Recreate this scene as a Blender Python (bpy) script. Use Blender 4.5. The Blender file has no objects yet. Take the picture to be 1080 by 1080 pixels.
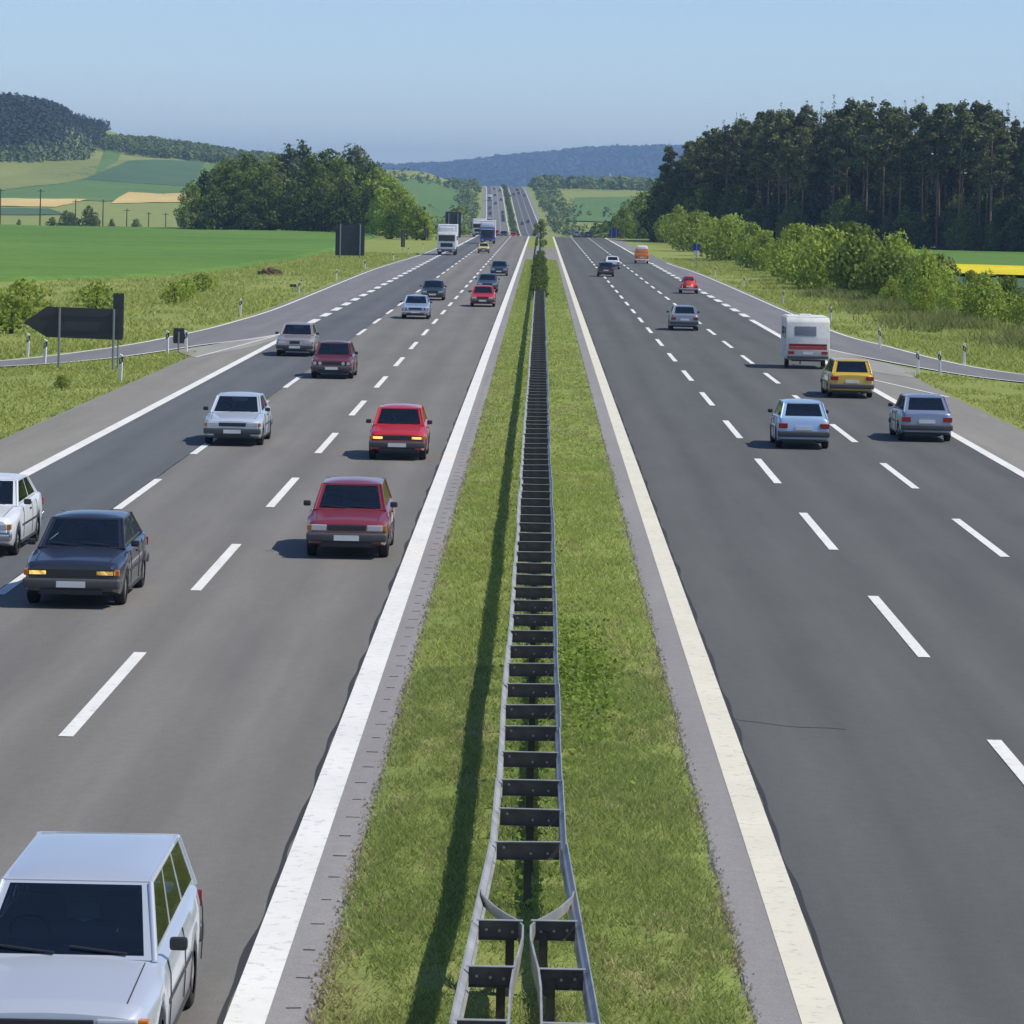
import bpy, bmesh, math, random
import numpy as np
from mathutils import Vector, Matrix

scene = bpy.context.scene
COL = scene.collection
rnd = random.Random(7)
nrg = np.random.default_rng(7)

# ------------------------------------------------------------------ camera, sky, sun, exposure
F_PX, CAM_H, ROLL = 3800.0, 7.2, 0.02
cam_d = bpy.data.cameras.new("camera")
cam = bpy.data.objects.new("camera", cam_d)
COL.objects.link(cam)
cam_d.sensor_width = 36.0
cam_d.lens = F_PX / 1080 * 36.0
cam_d.shift_x = -31 / 1080
cam_d.shift_y = -327 / 1080
cam_d.clip_start = 0.5
cam_d.clip_end = 60000
cam.matrix_world = Matrix.Translation((0, 0, CAM_H)) @ Matrix.Rotation(-ROLL, 4, 'Y') @ Matrix.Rotation(math.pi / 2, 4, 'X')
scene.camera = cam

SUN_EL, SUN_AZ = math.radians(53), math.radians(-8)      # azimuth from +X towards +Y
S = Vector((math.cos(SUN_EL) * math.cos(SUN_AZ), math.cos(SUN_EL) * math.sin(SUN_AZ), math.sin(SUN_EL)))
sun_d = bpy.data.lights.new("sun", 'SUN')
sun_d.energy = 4.3
sun_d.angle = math.radians(0.5)
sun_d.color = (1.0, 0.935, 0.82)
sun = bpy.data.objects.new("sun", sun_d)
COL.objects.link(sun)
sun.location = (60, 20, 80)
sun.rotation_euler = S.to_track_quat('Z', 'Y').to_euler()

world = bpy.data.worlds.new("World")
scene.world = world
world.use_nodes = True
wn = world.node_tree.nodes
bg = wn.get("Background") or wn.new("ShaderNodeBackground")
sky = wn.new("ShaderNodeTexSky")
sky.sky_type = 'NISHITA'
sky.sun_disc = False
sky.sun_elevation = SUN_EL
sky.sun_rotation = math.pi / 2 - SUN_AZ
sky.altitude = 300
sky.air_density = 0.75
sky.dust_density = 0.0
sky.ozone_density = 4.0
tint = wn.new("ShaderNodeMixRGB")
tint.blend_type = 'MULTIPLY'
tint.inputs[0].default_value = 1.0
tint.inputs[2].default_value = (1.0, 0.97, 1.0, 1)
world.node_tree.links.new(sky.outputs[0], tint.inputs[1])
world.node_tree.links.new(tint.outputs[0], bg.inputs[0])
bg.inputs[1].default_value = 0.135

scene.view_settings.view_transform = 'Standard'
scene.view_settings.look = 'None'
scene.view_settings.exposure = 0.0
scene.view_settings.gamma = 1.0
scene.view_settings.use_curve_mapping = False
scene.render.engine = 'CYCLES'
scene.cycles.max_bounces = 6
scene.cycles.diffuse_bounces = 2
scene.cycles.glossy_bounces = 2
scene.cycles.transmission_bounces = 3
scene.cycles.transparent_max_bounces = 8
scene.cycles.volume_bounces = 0

# ------------------------------------------------------------------ materials
MATS = {}

def nt(name):
    m = bpy.data.materials.new(name)
    m.use_nodes = True
    t = m.node_tree
    b = t.nodes["Principled BSDF"]
    return m, t, b

def new(t, kind, **kw):
    n = t.nodes.new(kind)
    for k, v in kw.items():
        setattr(n, k, v)
    return n

def c4(c):
    return (c[0], c[1], c[2], 1)

def position(t, scale=(1, 1, 1), local=False):
    if local:
        g = new(t, "ShaderNodeTexCoord").outputs["Object"]
    else:
        g = new(t, "ShaderNodeNewGeometry").outputs["Position"]
    m = new(t, "ShaderNodeMapping")
    m.inputs["Scale"].default_value = scale
    t.links.new(g, m.inputs[0])
    return m.outputs[0]

def noise(t, vec, scale, detail=4, rough=0.6):
    n = new(t, "ShaderNodeTexNoise")
    n.inputs["Scale"].default_value = scale
    n.inputs["Detail"].default_value = detail
    n.inputs["Roughness"].default_value = rough
    t.links.new(vec, n.inputs["Vector"])
    return n.outputs["Fac"]

def ramp(t, fac, stops):
    r = new(t, "ShaderNodeValToRGB")
    e = r.color_ramp.elements
    e[0].position, e[0].color = stops[0][0], c4(stops[0][1])
    e[1].position, e[1].color = stops[-1][0], c4(stops[-1][1])
    for p, c in stops[1:-1]:
        x = e.new(p)
        x.color = c4(c)
    t.links.new(fac, r.inputs[0])
    return r.outputs[0]

def mix(t, fac, a, b, blend='MIX'):
    n = new(t, "ShaderNodeMixRGB", blend_type=blend)
    for i, v in ((0, fac), (1, a), (2, b)):
        if isinstance(v, (int, float)):
            n.inputs[i].default_value = v
        elif isinstance(v, tuple):
            n.inputs[i].default_value = c4(v)
        else:
            t.links.new(v, n.inputs[i])
    return n.outputs[0]

def grey(v):
    return (v, v, v)

def mul(c, k):
    return tuple(x * k for x in c[:3])

def bump(t, b, h, strength=0.3, dist=0.05):
    n = new(t, "ShaderNodeBump")
    n.inputs["Strength"].default_value = strength
    n.inputs["Distance"].default_value = dist
    t.links.new(h, n.inputs["Height"])
    t.links.new(n.outputs[0], b.inputs["Normal"])

def plain(name, col, rough=0.6, metal=0.0, var=0.12, scale=3.0, spec=0.5, coat=0.0):
    """a colour with soft grime variation in the thing's own space"""
    if name in MATS:
        return MATS[name]
    m, t, b = nt(name)
    v = position(t, local=True)
    f = noise(t, v, scale)
    t.links.new(ramp(t, f, [(0.25, mul(col, 1 - var)), (0.75, mul(col, 1 + var))]), b.inputs["Base Color"])
    b.inputs["Roughness"].default_value = rough
    b.inputs["Metallic"].default_value = metal
    b.inputs["Specular IOR Level"].default_value = spec
    if coat:
        b.inputs["Coat Weight"].default_value = coat
        b.inputs["Coat Roughness"].default_value = 0.08
    MATS[name] = m
    return m

def paint(name, col, metal=0.0):
    """car paint with road dirt climbing from the sills"""
    if name in MATS:
        return MATS[name]
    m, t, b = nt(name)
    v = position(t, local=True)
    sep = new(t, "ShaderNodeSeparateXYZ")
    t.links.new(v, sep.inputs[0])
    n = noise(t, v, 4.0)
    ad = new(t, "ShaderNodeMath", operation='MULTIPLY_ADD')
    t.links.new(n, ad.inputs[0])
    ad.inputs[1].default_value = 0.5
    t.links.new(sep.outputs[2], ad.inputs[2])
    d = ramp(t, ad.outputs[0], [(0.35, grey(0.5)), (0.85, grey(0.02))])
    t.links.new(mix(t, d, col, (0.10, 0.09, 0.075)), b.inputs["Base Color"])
    b.inputs["Metallic"].default_value = metal
    b.inputs["Roughness"].default_value = 0.32
    b.inputs["Coat Weight"].default_value = 0.7
    b.inputs["Coat Roughness"].default_value = 0.06
    MATS[name] = m
    return m

def asphalt(name, dark, light, streak=0.6, track=0.4):
    m, t, b = nt(name)
    p = position(t)
    ps = position(t, (0.9, 0.012, 1))
    big = noise(t, position(t, (0.25, 0.05, 1)), 1.0, 4)
    st = noise(t, ps, 1.0, 3)
    fine = noise(t, p, 38.0, 3, 0.75)
    mid = noise(t, p, 5.0, 4)
    sx = new(t, 'ShaderNodeSeparateXYZ')
    t.links.new(p, sx.inputs[0])
    c = ramp(t, st, [(0.3, dark), (0.7, light)])
    c = mix(t, 0.35, c, ramp(t, big, [(0.3, dark), (0.7, light)]))
    c = mix(t, 0.5, c, ramp(t, fine, [(0.3, grey(0.62)), (0.5, grey(1.0)), (0.72, grey(1.42))]), 'MULTIPLY')
    c = mix(t, 0.35, c, ramp(t, mid, [(0.3, grey(0.85)), (0.7, grey(1.15))]), 'MULTIPLY')
    # worn wheel tracks and the oil band between them, one pair a lane
    ph = new(t, 'ShaderNodeMath', operation='MULTIPLY_ADD')
    t.links.new(sx.outputs[0], ph.inputs[0])
    ph.inputs[1].default_value = 2 * math.pi / 1.77
    ph.inputs[2].default_value = track
    cs = new(t, 'ShaderNodeMath', operation='COSINE')
    t.links.new(ph.outputs[0], cs.inputs[0])
    wv = new(t, 'ShaderNodeMath', operation='MULTIPLY_ADD')
    t.links.new(cs.outputs[0], wv.inputs[0])
    wv.inputs[1].default_value = 0.5
    wv.inputs[2].default_value = 0.5
    c = mix(t, streak * 0.9, c, ramp(t, wv.outputs[0], [(0.0, grey(0.86)), (1.0, grey(1.10))]), 'MULTIPLY')
    blot = noise(t, position(t, (0.8, 0.10, 1)), 1.0, 6, 0.7)
    c = mix(t, 0.7, c, ramp(t, blot, [(0.30, grey(0.86)), (0.5, grey(1.0)), (0.72, grey(1.14))]), 'MULTIPLY')
    speck = noise(t, p, 9.0, 2, 0.5)
    c = mix(t, ramp(t, speck, [(0.76, grey(0)), (0.80, grey(0.35))]), c, (0.5, 0.49, 0.46))
    t.links.new(c, b.inputs["Base Color"])
    b.inputs["Roughness"].default_value = 0.85
    b.inputs["Specular IOR Level"].default_value = 0.3
    bump(t, b, fine, 0.35, 0.01)
    return m

def turf(name, dry, mid, lush, s=1.0, dirt=None):
    m, t, b = nt(name)
    p = position(t)
    n1 = noise(t, p, 0.11 * s, 5, 0.65)
    n2 = noise(t, p, 0.9 * s, 5, 0.7)
    n3 = noise(t, p, 14.0, 4, 0.8)
    c = ramp(t, n1, [(0.32, dry), (0.5, mid), (0.66, lush)])
    c = mix(t, 0.5, c, ramp(t, n2, [(0.3, dry), (0.5, mid), (0.7, lush)]))
    c = mix(t, 0.8, c, ramp(t, n3, [(0.3, grey(0.6)), (0.5, grey(1.0)), (0.72, grey(1.4))]), 'MULTIPLY')
    if dirt:
        n4 = noise(t, p, 0.35 * s, 6, 0.75)
        c = mix(t, ramp(t, n4, [(0.60, grey(0)), (0.70, grey(0.85))]), c, dirt)
    t.links.new(c, b.inputs["Base Color"])
    b.inputs["Roughness"].default_value = 0.95
    b.inputs["Specular IOR Level"].default_value = 0.1
    bump(t, b, n3, 0.6, 0.05)
    return m

def leafy(name, dark, light, trans=0.25, jitter=0.25):
    """leaves: every leaf its own tone, every plant its own tone"""
    if name in MATS:
        return MATS[name]
    m, t, b = nt(name)
    g = new(t, "ShaderNodeNewGeometry")
    o = new(t, "ShaderNodeObjectInfo")
    c = ramp(t, g.outputs["Random Per Island"], [(0.0, dark), (1.0, light)])
    k = ramp(t, o.outputs["Random"], [(0.0, grey(1 - jitter)), (1.0, grey(1 + jitter))])
    c = mix(t, 1.0, c, k, 'MULTIPLY')
    t.links.new(c, b.inputs["Base Color"])
    b.inputs["Roughness"].default_value = 0.7
    b.inputs["Specular IOR Level"].default_value = 0.25
    if trans:
        tr = new(t, "ShaderNodeBsdfTranslucent")
        t.links.new(c, tr.inputs[0])
        mx = new(t, "ShaderNodeMixShader")
        mx.inputs[0].default_value = trans
        t.links.new(b.outputs[0], mx.inputs[1])
        t.links.new(tr.outputs[0], mx.inputs[2])
        t.links.new(mx.outputs[0], t.nodes["Material Output"].inputs[0])
    MATS[name] = m
    return m

def field_mat(name, a, b_, rows=0.0, ang=0.0):
    m, t, b = nt(name)
    p = position(t)
    n1 = noise(t, position(t, (0.02, 0.008, 0.02)), 1.0, 5)
    n2 = noise(t, p, 0.6, 4, 0.7)
    n3 = noise(t, position(t, (0.012, 0.16, 0.05)), 1.0, 4, 0.6)
    c = ramp(t, n1, [(0.35, a), (0.65, b_)])
    c = mix(t, 0.6, c, ramp(t, n3, [(0.3, grey(0.80)), (0.7, grey(1.2))]), 'MULTIPLY')
    c = mix(t, 0.5, c, ramp(t, n2, [(0.3, grey(0.75)), (0.7, grey(1.25))]), 'MULTIPLY')
    t.links.new(c, b.inputs["Base Color"])
    b.inputs["Roughness"].default_value = 0.95
    b.inputs["Specular IOR Level"].default_value = 0.1
    return m

def lamp_mat(name, col, strength):
    if name in MATS:
        return MATS[name]
    m, t, b = nt(name)
    b.inputs["Base Color"].default_value = c4(col)
    b.inputs["Roughness"].default_value = 0.15
    b.inputs["Emission Color"].default_value = c4(col)
    b.inputs["Emission Strength"].default_value = strength
    MATS[name] = m
    return m

def car_glass():
    """thin tinted pane: clear straight on, mirror-like at a grazing view"""
    m = bpy.data.materials.new("car_glass")
    m.use_nodes = True
    t = m.node_tree
    t.nodes.remove(t.nodes["Principled BSDF"])
    tr = new(t, "ShaderNodeBsdfTransparent")
    tr.inputs[0].default_value = (0.70, 0.76, 0.78, 1)
    gl = new(t, "ShaderNodeBsdfGlossy")
    gl.inputs["Roughness"].default_value = 0.03
    fr = new(t, "ShaderNodeFresnel")
    fr.inputs[0].default_value = 2.1
    mx = new(t, "ShaderNodeMixShader")
    t.links.new(fr.outputs[0], mx.inputs[0])
    t.links.new(tr.outputs[0], mx.inputs[1])
    t.links.new(gl.outputs[0], mx.inputs[2])
    t.links.new(mx.outputs[0], t.nodes["Material Output"].inputs[0])
    return m
CARGLASS = car_glass()
GLASS = plain("window_glass", (0.030, 0.040, 0.052), 0.04, 0.0, 0.2, 2.0, 0.9)
TYRE = plain("tyre_rubber", (0.018, 0.018, 0.019), 0.8)
RIM = plain("wheel_rim", (0.42, 0.42, 0.43), 0.35, 0.7)
DARK = plain("dark_plastic", (0.03, 0.03, 0.032), 0.5)
BUMP = plain("bumper_plastic", (0.07, 0.07, 0.075), 0.45)
CHROME = plain("chrome", (0.6, 0.6, 0.62), 0.15, 1.0)
PLATE = plain("plate_white", (0.75, 0.75, 0.72), 0.5)
LENS = plain("headlight_lens", (0.62, 0.64, 0.66), 0.08, 0.3, 0.1, 3, 0.9)
LENS_ON = lamp_mat("headlight_on", (1.0, 0.66, 0.20), 1.5)
TAIL = plain("tail_light_red", (0.30, 0.012, 0.012), 0.2)
AMBER = plain("indicator_amber", (0.55, 0.18, 0.02), 0.2)
SEATS = plain("seat_cloth", (0.26, 0.25, 0.235), 0.9)
INNER = plain("cabin_trim_grey", (0.17, 0.17, 0.165), 0.7)
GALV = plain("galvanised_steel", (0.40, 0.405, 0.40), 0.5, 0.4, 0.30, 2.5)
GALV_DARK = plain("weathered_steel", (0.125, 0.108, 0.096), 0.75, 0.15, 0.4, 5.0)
POSTM = plain("post_steel", (0.085, 0.08, 0.075), 0.7, 0.3, 0.25, 3.0)
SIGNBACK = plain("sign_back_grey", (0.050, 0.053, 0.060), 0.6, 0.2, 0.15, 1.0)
SIGNPOST = plain("sign_post_grey", (0.23, 0.25, 0.28), 0.5, 0.4)
WHITE = plain("white_plastic", (0.78, 0.78, 0.76), 0.5)
BLACK = plain("black_band", (0.02, 0.02, 0.02), 0.5)
REFL = plain("reflector_silver", (0.6, 0.6, 0.58), 0.2)
BLUE = plain("sign_blue", (0.015, 0.035, 0.28), 0.4)
BARK = plain("bark_brown", (0.07, 0.052, 0.038), 0.9, 0, 0.3, 4.0)
PINEBARK = plain("bark_pine_reddish", (0.25, 0.155, 0.095), 0.9, 0, 0.35, 2.0)
WOOD = plain("pole_wood", (0.075, 0.06, 0.045), 0.9)

M_GROUND = turf("meadow_ground", (0.35, 0.33, 0.12), (0.25, 0.30, 0.08), (0.18, 0.25, 0.06), 1.0, (0.27, 0.21, 0.115))
M_MEDIAN = turf("median_turf", (0.32, 0.30, 0.13), (0.24, 0.29, 0.08), (0.17, 0.24, 0.06), 1.6, (0.12, 0.10, 0.07))
M_ROAD_L = asphalt("asphalt_pale_grey", (0.156, 0.150, 0.138), (0.208, 0.200, 0.186))
M_ROAD_S = asphalt("asphalt_slate", (0.098, 0.107, 0.116), (0.132, 0.140, 0.146))
M_ROAD_R = asphalt("asphalt_dark", (0.092, 0.096, 0.092), (0.122, 0.126, 0.120))
M_SHOULD = asphalt("asphalt_shoulder", (0.215, 0.206, 0.182), (0.268, 0.258, 0.232), 0.05)
M_RAMP = asphalt("asphalt_ramp", (0.165, 0.165, 0.17), (0.21, 0.21, 0.215), 0.2)
M_GORE = asphalt("concrete_gore", (0.25, 0.245, 0.22), (0.36, 0.35, 0.32), 0.05)
M_GUTTER = asphalt("concrete_gutter", (0.245, 0.235, 0.235), (0.295, 0.285, 0.285), 0.05)
M_SEAM = plain("tar_seam", (0.032, 0.031, 0.03), 0.7)

def line_mat(name, col):
    m, t, b = nt(name)
    p = position(t)
    n1 = noise(t, p, 6.0, 5, 0.7)
    n2 = noise(t, p, 0.4, 3)
    c = ramp(t, n1, [(0.28, mul(col, 0.62)), (0.46, col)])
    c = mix(t, 0.5, c, ramp(t, n2, [(0.3, grey(0.80)), (0.7, grey(1.04))]), 'MULTIPLY')
    t.links.new(c, b.inputs["Base Color"])
    b.inputs["Roughness"].default_value = 0.75
    bump(t, b, n1, 0.3, 0.01)
    return m
M_LINE = line_mat("road_paint_white", (0.80, 0.80, 0.77))
M_LINE_Y = line_mat("road_paint_cream", (0.74, 0.71, 0.58))

# ------------------------------------------------------------------ helpers
def tag(o, label=None, cat=None, group=None, kind=None):
    if label: o["label"] = label
    if cat: o["category"] = cat
    if group: o["group"] = group
    if kind: o["kind"] = kind
    return o

def link(name, me, parent=None, loc=None):
    o = bpy.data.objects.new(name, me)
    COL.objects.link(o)
    if parent: o.parent = parent
    if loc is not None: o.location = loc
    return o

def empty(name, loc=(0, 0, 0), rz=0.0):
    o = bpy.data.objects.new(name, None)
    o.empty_display_size = 0.3
    COL.objects.link(o)
    o.location = loc
    o.rotation_euler = (0, 0, rz)
    return o

def mesh_np(name, verts, faces, mats, smooth=False, fm=None):
    """verts (n,3), faces (m,k) arrays -> mesh, fast"""
    me = bpy.data.meshes.new(name)
    verts = np.asarray(verts, np.float32)
    faces = np.asarray(faces, np.int32)
    k = faces.shape[1]
    me.vertices.add(len(verts))
    me.vertices.foreach_set("co", verts.ravel())
    me.loops.add(faces.size)
    me.loops.foreach_set("vertex_index", faces.ravel())
    me.polygons.add(len(faces))
    me.polygons.foreach_set("loop_start", np.arange(0, faces.size, k, dtype=np.int32))
    for m in (mats if isinstance(mats, (list, tuple)) else [mats]):
        me.materials.append(m)
    if fm is not None:
        me.polygons.foreach_set("material_index", np.asarray(fm, np.int32))
    me.polygons.foreach_set("use_smooth", np.full(len(faces), bool(smooth)))
    me.update(calc_edges=True)
    me.validate()
    return me

def bm_mesh(name, bm, mats, smooth=None):
    me = bpy.data.meshes.new(name)
    bmesh.ops.recalc_face_normals(bm, faces=bm.faces[:])
    bm.to_mesh(me)
    bm.free()
    for m in (mats if isinstance(mats, (list, tuple)) else [mats]):
        me.materials.append(m)
    if smooth is not None:
        me.polygons.foreach_set("use_smooth", np.full(len(me.polygons), True))
        me.set_sharp_from_angle(angle=math.radians(smooth))
    return me

def part(name, bm, m, parent, smooth=None):
    return link(name, bm_mesh(name, bm, m, smooth), parent)

def box(bm, c, s, bev=0.0, rot=None, seg=2):
    mt = Matrix.Translation(c)
    if rot is not None: mt = mt @ rot
    mt = mt @ Matrix.Diagonal((s[0], s[1], s[2], 1))
    r = bmesh.ops.create_cube(bm, size=1.0, matrix=mt)
    if bev:
        es = list({e for v in r["verts"] for e in v.link_edges})
        bmesh.ops.bevel(bm, geom=es, offset=bev, segments=seg, affect='EDGES', profile=0.6)

def newbox(c, s, bev=0.0, rot=None, seg=2):
    bm = bmesh.new()
    box(bm, c, s, bev, rot, seg)
    return bm

def tube(bm, pts, radii, n=8, cap=True):
    pts = [Vector(p) for p in pts]
    rings = []
    for i, p in enumerate(pts):
        d = (pts[min(i + 1, len(pts) - 1)] - pts[max(i - 1, 0)]).normalized()
        a = d.orthogonal().normalized() if abs(d.z) < 0.99 else Vector((1, 0, 0))
        if abs(d.z) >= 0.7:
            a = (Vector((1, 0, 0)) - d * d.x).normalized()
        b = d.cross(a)
        r = radii[i] if isinstance(radii, (list, tuple)) else radii
        rings.append([bm.verts.new(p + (a * math.cos(t) + b * math.sin(t)) * r) for t in [2 * math.pi * k / n for k in range(n)]])
    for r0, r1 in zip(rings, rings[1:]):
        for k in range(n):
            bm.faces.new((r0[k], r0[(k + 1) % n], r1[(k + 1) % n], r1[k]))
    if cap:
        bm.faces.new(rings[0][::-1])
        bm.faces.new(rings[-1])

def prism(bm, poly, y0, y1):
    """polygon in XZ pushed along Y"""
    a = [bm.verts.new((x, y0, z)) for x, z in poly]
    b = [bm.verts.new((x, y1, z)) for x, z in poly]
    bm.faces.new(a)
    bm.faces.new(b[::-1])
    n = len(a)
    for i in range(n):
        bm.faces.new((a[i], b[i], b[(i + 1) % n], a[(i + 1) % n]))

def copy_tree(o, parent=None):
    c = o.copy()
    COL.objects.link(c)
    c.parent = parent
    for ch in o.children:
        copy_tree(ch, c)
    return c

# ------------------------------------------------------------------ terrain
_yt = np.arange(-400, 12001, 10.0)
_bz = np.interp(_yt, [-400, 790, 1000, 1250, 1500, 1700, 1770, 2530, 2700, 3200, 4500, 12000],
                [0, 0, -8.5, -13, -11, -8.0, -5.8, 16, 18.6, 17, 6, 6])
_bz = np.convolve(np.pad(_bz, 5, mode='edge'), np.ones(11) / 11, 'valid')
_cx = np.interp(_yt, [-400, 850, 1300, 1770, 2530, 3200, 12000], [0, 0, -5, -13.7, -25.5, -40, -40])
_cx = np.convolve(np.pad(_cx, 10, mode='edge'), np.ones(21) / 21, 'valid')

def base_z(y): return np.interp(y, _yt, _bz)
def road_x(y): return np.interp(y, _yt, _cx)

def smooth01(t):
    t = np.clip(t, 0, 1)
    return t * t * (3 - 2 * t)

_vn = np.random.default_rng(99).uniform(-1, 1, (256, 256))
def vnoise(x, y, s):
    """smooth value noise"""
    x, y = np.asarray(x) / s + 100.3, np.asarray(y) / s + 57.1
    i, j = np.floor(x).astype(int), np.floor(y).astype(int)
    f, g = x - i, y - j
    f, g = f * f * (3 - 2 * f), g * g * (3 - 2 * g)
    a, b, c, d = [_vn[(i + p) % 256, (j + q) % 256] for p, q in ((0, 0), (1, 0), (0, 1), (1, 1))]
    return (a * (1 - f) + b * f) * (1 - g) + (c * (1 - f) + d * f) * g

def wob(x, y, s, seed=0):
    return (np.sin(x / s + 1.3 * seed) * np.cos(y / (s * 1.3) + seed) + 0.5 * np.sin(x / (s * 0.43) + y / (s * 0.61) + 2 * seed))

def ground(x, y):
    x = np.asarray(x, float)
    y = np.asarray(y, float)
    z = base_z(y)
    a = np.interp(x, [-1500, -800, -392, -346, -323, -268, -220, -88, -30, 0], [95, 84, 46, 37, 26, 20, 13, 9, 2, 0])
    s = np.interp(y, [1500, 1800, 2300, 2600, 2900, 3600, 5000], [0, 0.14, 0.5, 0.98, 1.03, 0.7, 0.4])
    z = z + a * s * smooth01((np.abs(x - road_x(y)) - 20) / 45)
    HS = 1.22
    h = HS * np.interp(x / HS, [-4500, -1350, -750, -362, -30, 123, 302, 450, 900, 1800, 4500], [60, 60, 44, 50, 105, 123, 131, 136, 134, 95, 60])
    z = z + h * smooth01((y / HS - 7300) / 2200) * (1 - 0.6 * smooth01((y / HS - 9700) / 2000))
    lat = np.abs(x - road_x(y))
    far = smooth01((lat - 19) / 25)
    z = z + far * 0.12 * wob(x, y, 9, 1) + far * smooth01((y - 1300) / 600) * 0.8 * wob(x, y, 60, 3)
    return z - 0.035

def gz(x, y): return float(ground(x, y))

def pix(px, py, zoff=0.0, y0=40.0):
    """the spot of ground that shows at this spot of the photograph"""
    u, v = px - 571, py - 213
    c, s = math.cos(ROLL), math.sin(ROLL)
    u, v = u * c + v * s, -u * s + v * c
    ys = np.concatenate([np.arange(y0, 800, 1.0), np.arange(800, 6000, 4.0)])
    d = CAM_H - v * ys / F_PX - ground(u * ys / F_PX, ys) - zoff
    i = int(np.argmax(d < 0)) if (d < 0).any() else len(ys) - 1
    t = d[i - 1] / (d[i - 1] - d[i]) if i > 0 and d[i] < 0 else 0
    y = ys[i - 1] + t * (ys[i] - ys[i - 1])
    return u * y / F_PX, float(y)

YS = np.unique(np.concatenate([np.arange(-60, 0, 10.0), np.arange(0, 500, 3.0), np.arange(500, 1000, 8.0), np.arange(1000, 2900, 14.0),
                               np.arange(2900, 7000, 100.0), np.arange(7000, 12600, 60.0), np.linspace(12600, 15000, 12)]))
_xp = np.unique(np.concatenate([np.arange(0, 45, 1.5), np.arange(45, 130, 5.0), np.arange(130, 480, 12.0), np.linspace(480, 1000, 12), np.linspace(1000, 5000, 14)]))
XS = np.concatenate([-_xp[:0:-1], _xp])

def grid_mesh(name, X, Y, Z, m, smooth=True):
    ny, nx = X.shape
    v = np.stack([X, Y, Z], -1).reshape(-1, 3)
    i = np.arange(ny * nx).reshape(ny, nx)
    f = np.stack([i[:-1, :-1], i[:-1, 1:], i[1:, 1:], i[1:, :-1]], -1).reshape(-1, 4)
    return mesh_np(name, v, f, m, smooth)

gx, gy = np.meshgrid(XS, YS)
tag(link("ground", grid_mesh("ground", gx, gy, ground(gx, gy), M_GROUND)), "rolling green meadow ground reaching to the hills", kind="structure")

def strip(name, rows, z, m, kind="structure", label=None, far=False, ymax=None):
    """a sheet given by rows (y, x_left, x_right), following the road's rise and fall"""
    r = np.array(rows, float)
    ys = YS[(YS > r[0, 0]) & (YS < r[-1, 0])]
    ys = np.unique(np.concatenate([r[:, 0], ys]))
    xl, xr = np.interp(ys, r[:, 0], r[:, 1]), np.interp(ys, r[:, 0], r[:, 2])
    cx = road_x(ys)
    X = np.stack([xl + cx, xr + cx], 1)
    Y = np.stack([ys, ys], 1)
    o = link(name, grid_mesh(name, X, Y, np.stack([base_z(ys) + z] * 2, 1), m))
    tag(o, label, kind=kind)
    return o

def band(name, A, B, z, m, label=None):
    """a sheet between two lines of points (ramps, gores); finely split lengthways"""
    A, B = np.array(A, float), np.array(B, float)
    t = np.linspace(0, len(A) - 1, (len(A) - 1) * 6 + 1)
    k = np.arange(len(A))
    def cr(P):
        out = []
        for q in t:
            i = min(int(q), len(P) - 2)
            f = q - i
            p0, p1, p2, p3 = P[max(i - 1, 0)], P[i], P[i + 1], P[min(i + 2, len(P) - 1)]
            out.append(0.5 * ((2 * p1) + (-p0 + p2) * f + (2 * p0 - 5 * p1 + 4 * p2 - p3) * f * f + (-p0 + 3 * p1 - 3 * p2 + p3) * f ** 3))
        return np.array(out)
    a, b = cr(A), cr(B)
    X = np.stack([a[:, 0], b[:, 0]], 1)
    Y = np.stack([a[:, 1], b[:, 1]], 1)
    o = link(name, grid_mesh(name, X, Y, base_z(Y) + z, m))
    tag(o, label, kind="structure")
    return a, b

def line_along(name, P, w, z, m, label):
    P = np.array(P)
    d = np.gradient(P, axis=0)
    d /= np.linalg.norm(d, axis=1)[:, None]
    n = np.stack([-d[:, 1], d[:, 0]], 1) * w / 2
    a, b = P - n, P + n
    X = np.stack([a[:, 0], b[:, 0]], 1)
    Y = np.stack([a[:, 1], b[:, 1]], 1)
    tag(link(name, grid_mesh(name, X, Y, base_z(Y) + z, m)), label, kind="structure")

FAR = 2760
# carriageways
strip("road", [(8, -9.62, -2.0), (FAR, -9.62, -2.0)], 0.0, M_ROAD_L, label="pale grey asphalt of the two inner lanes of oncoming traffic")
strip("road", [(8, -13.2, -9.62), (FAR, -13.2, -9.62)], 0.0, M_ROAD_S, label="slate grey asphalt of the oncoming slow lane")
strip("road", [(8, 2.0, 13.5), (FAR, 2.0, 13.5)], 0.0, M_ROAD_R, label="dark grey asphalt of the outbound carriageway")
strip("road_shoulder", [(8, -15.6, -13.2), (165, -15.5, -13.2), (205, -13.3, -13.2)], 0.0, M_SHOULD, label="light grey paved shoulder beside the oncoming slow lane")
strip("road_shoulder", [(470, -15.8, -13.2), (FAR, -15.6, -13.2)], -0.004, M_SHOULD, label="paved shoulder of the oncoming carriageway beyond the exit lane")
strip("road_shoulder", [(8, 13.5, 15.9), (140, 13.5, 16.0), (158, 13.5, 16.2), (200, 13.5, 13.6)], 0.0, M_SHOULD, label="light grey paved shoulder of the outbound carriageway")
strip("road_shoulder", [(430, 13.5, 15.8), (FAR, 13.5, 15.6)], -0.004, M_SHOULD, label="paved shoulder of the outbound carriageway beyond the entry lane")
strip("gutter", [(8, -2.26, -1.86), (448, -2.26, -1.9)], 0.006, M_GUTTER, label="grey concrete drain channel along the oncoming side of the median")
strip("gutter", [(8, 2.40, 2.02 + 0.0), (448, 2.40, 2.04)][0:0] or [(8, 2.03, 2.44), (448, 2.05, 2.44)], 0.006, M_GUTTER, label="grey concrete drain channel along the outbound side of the median")
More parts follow.
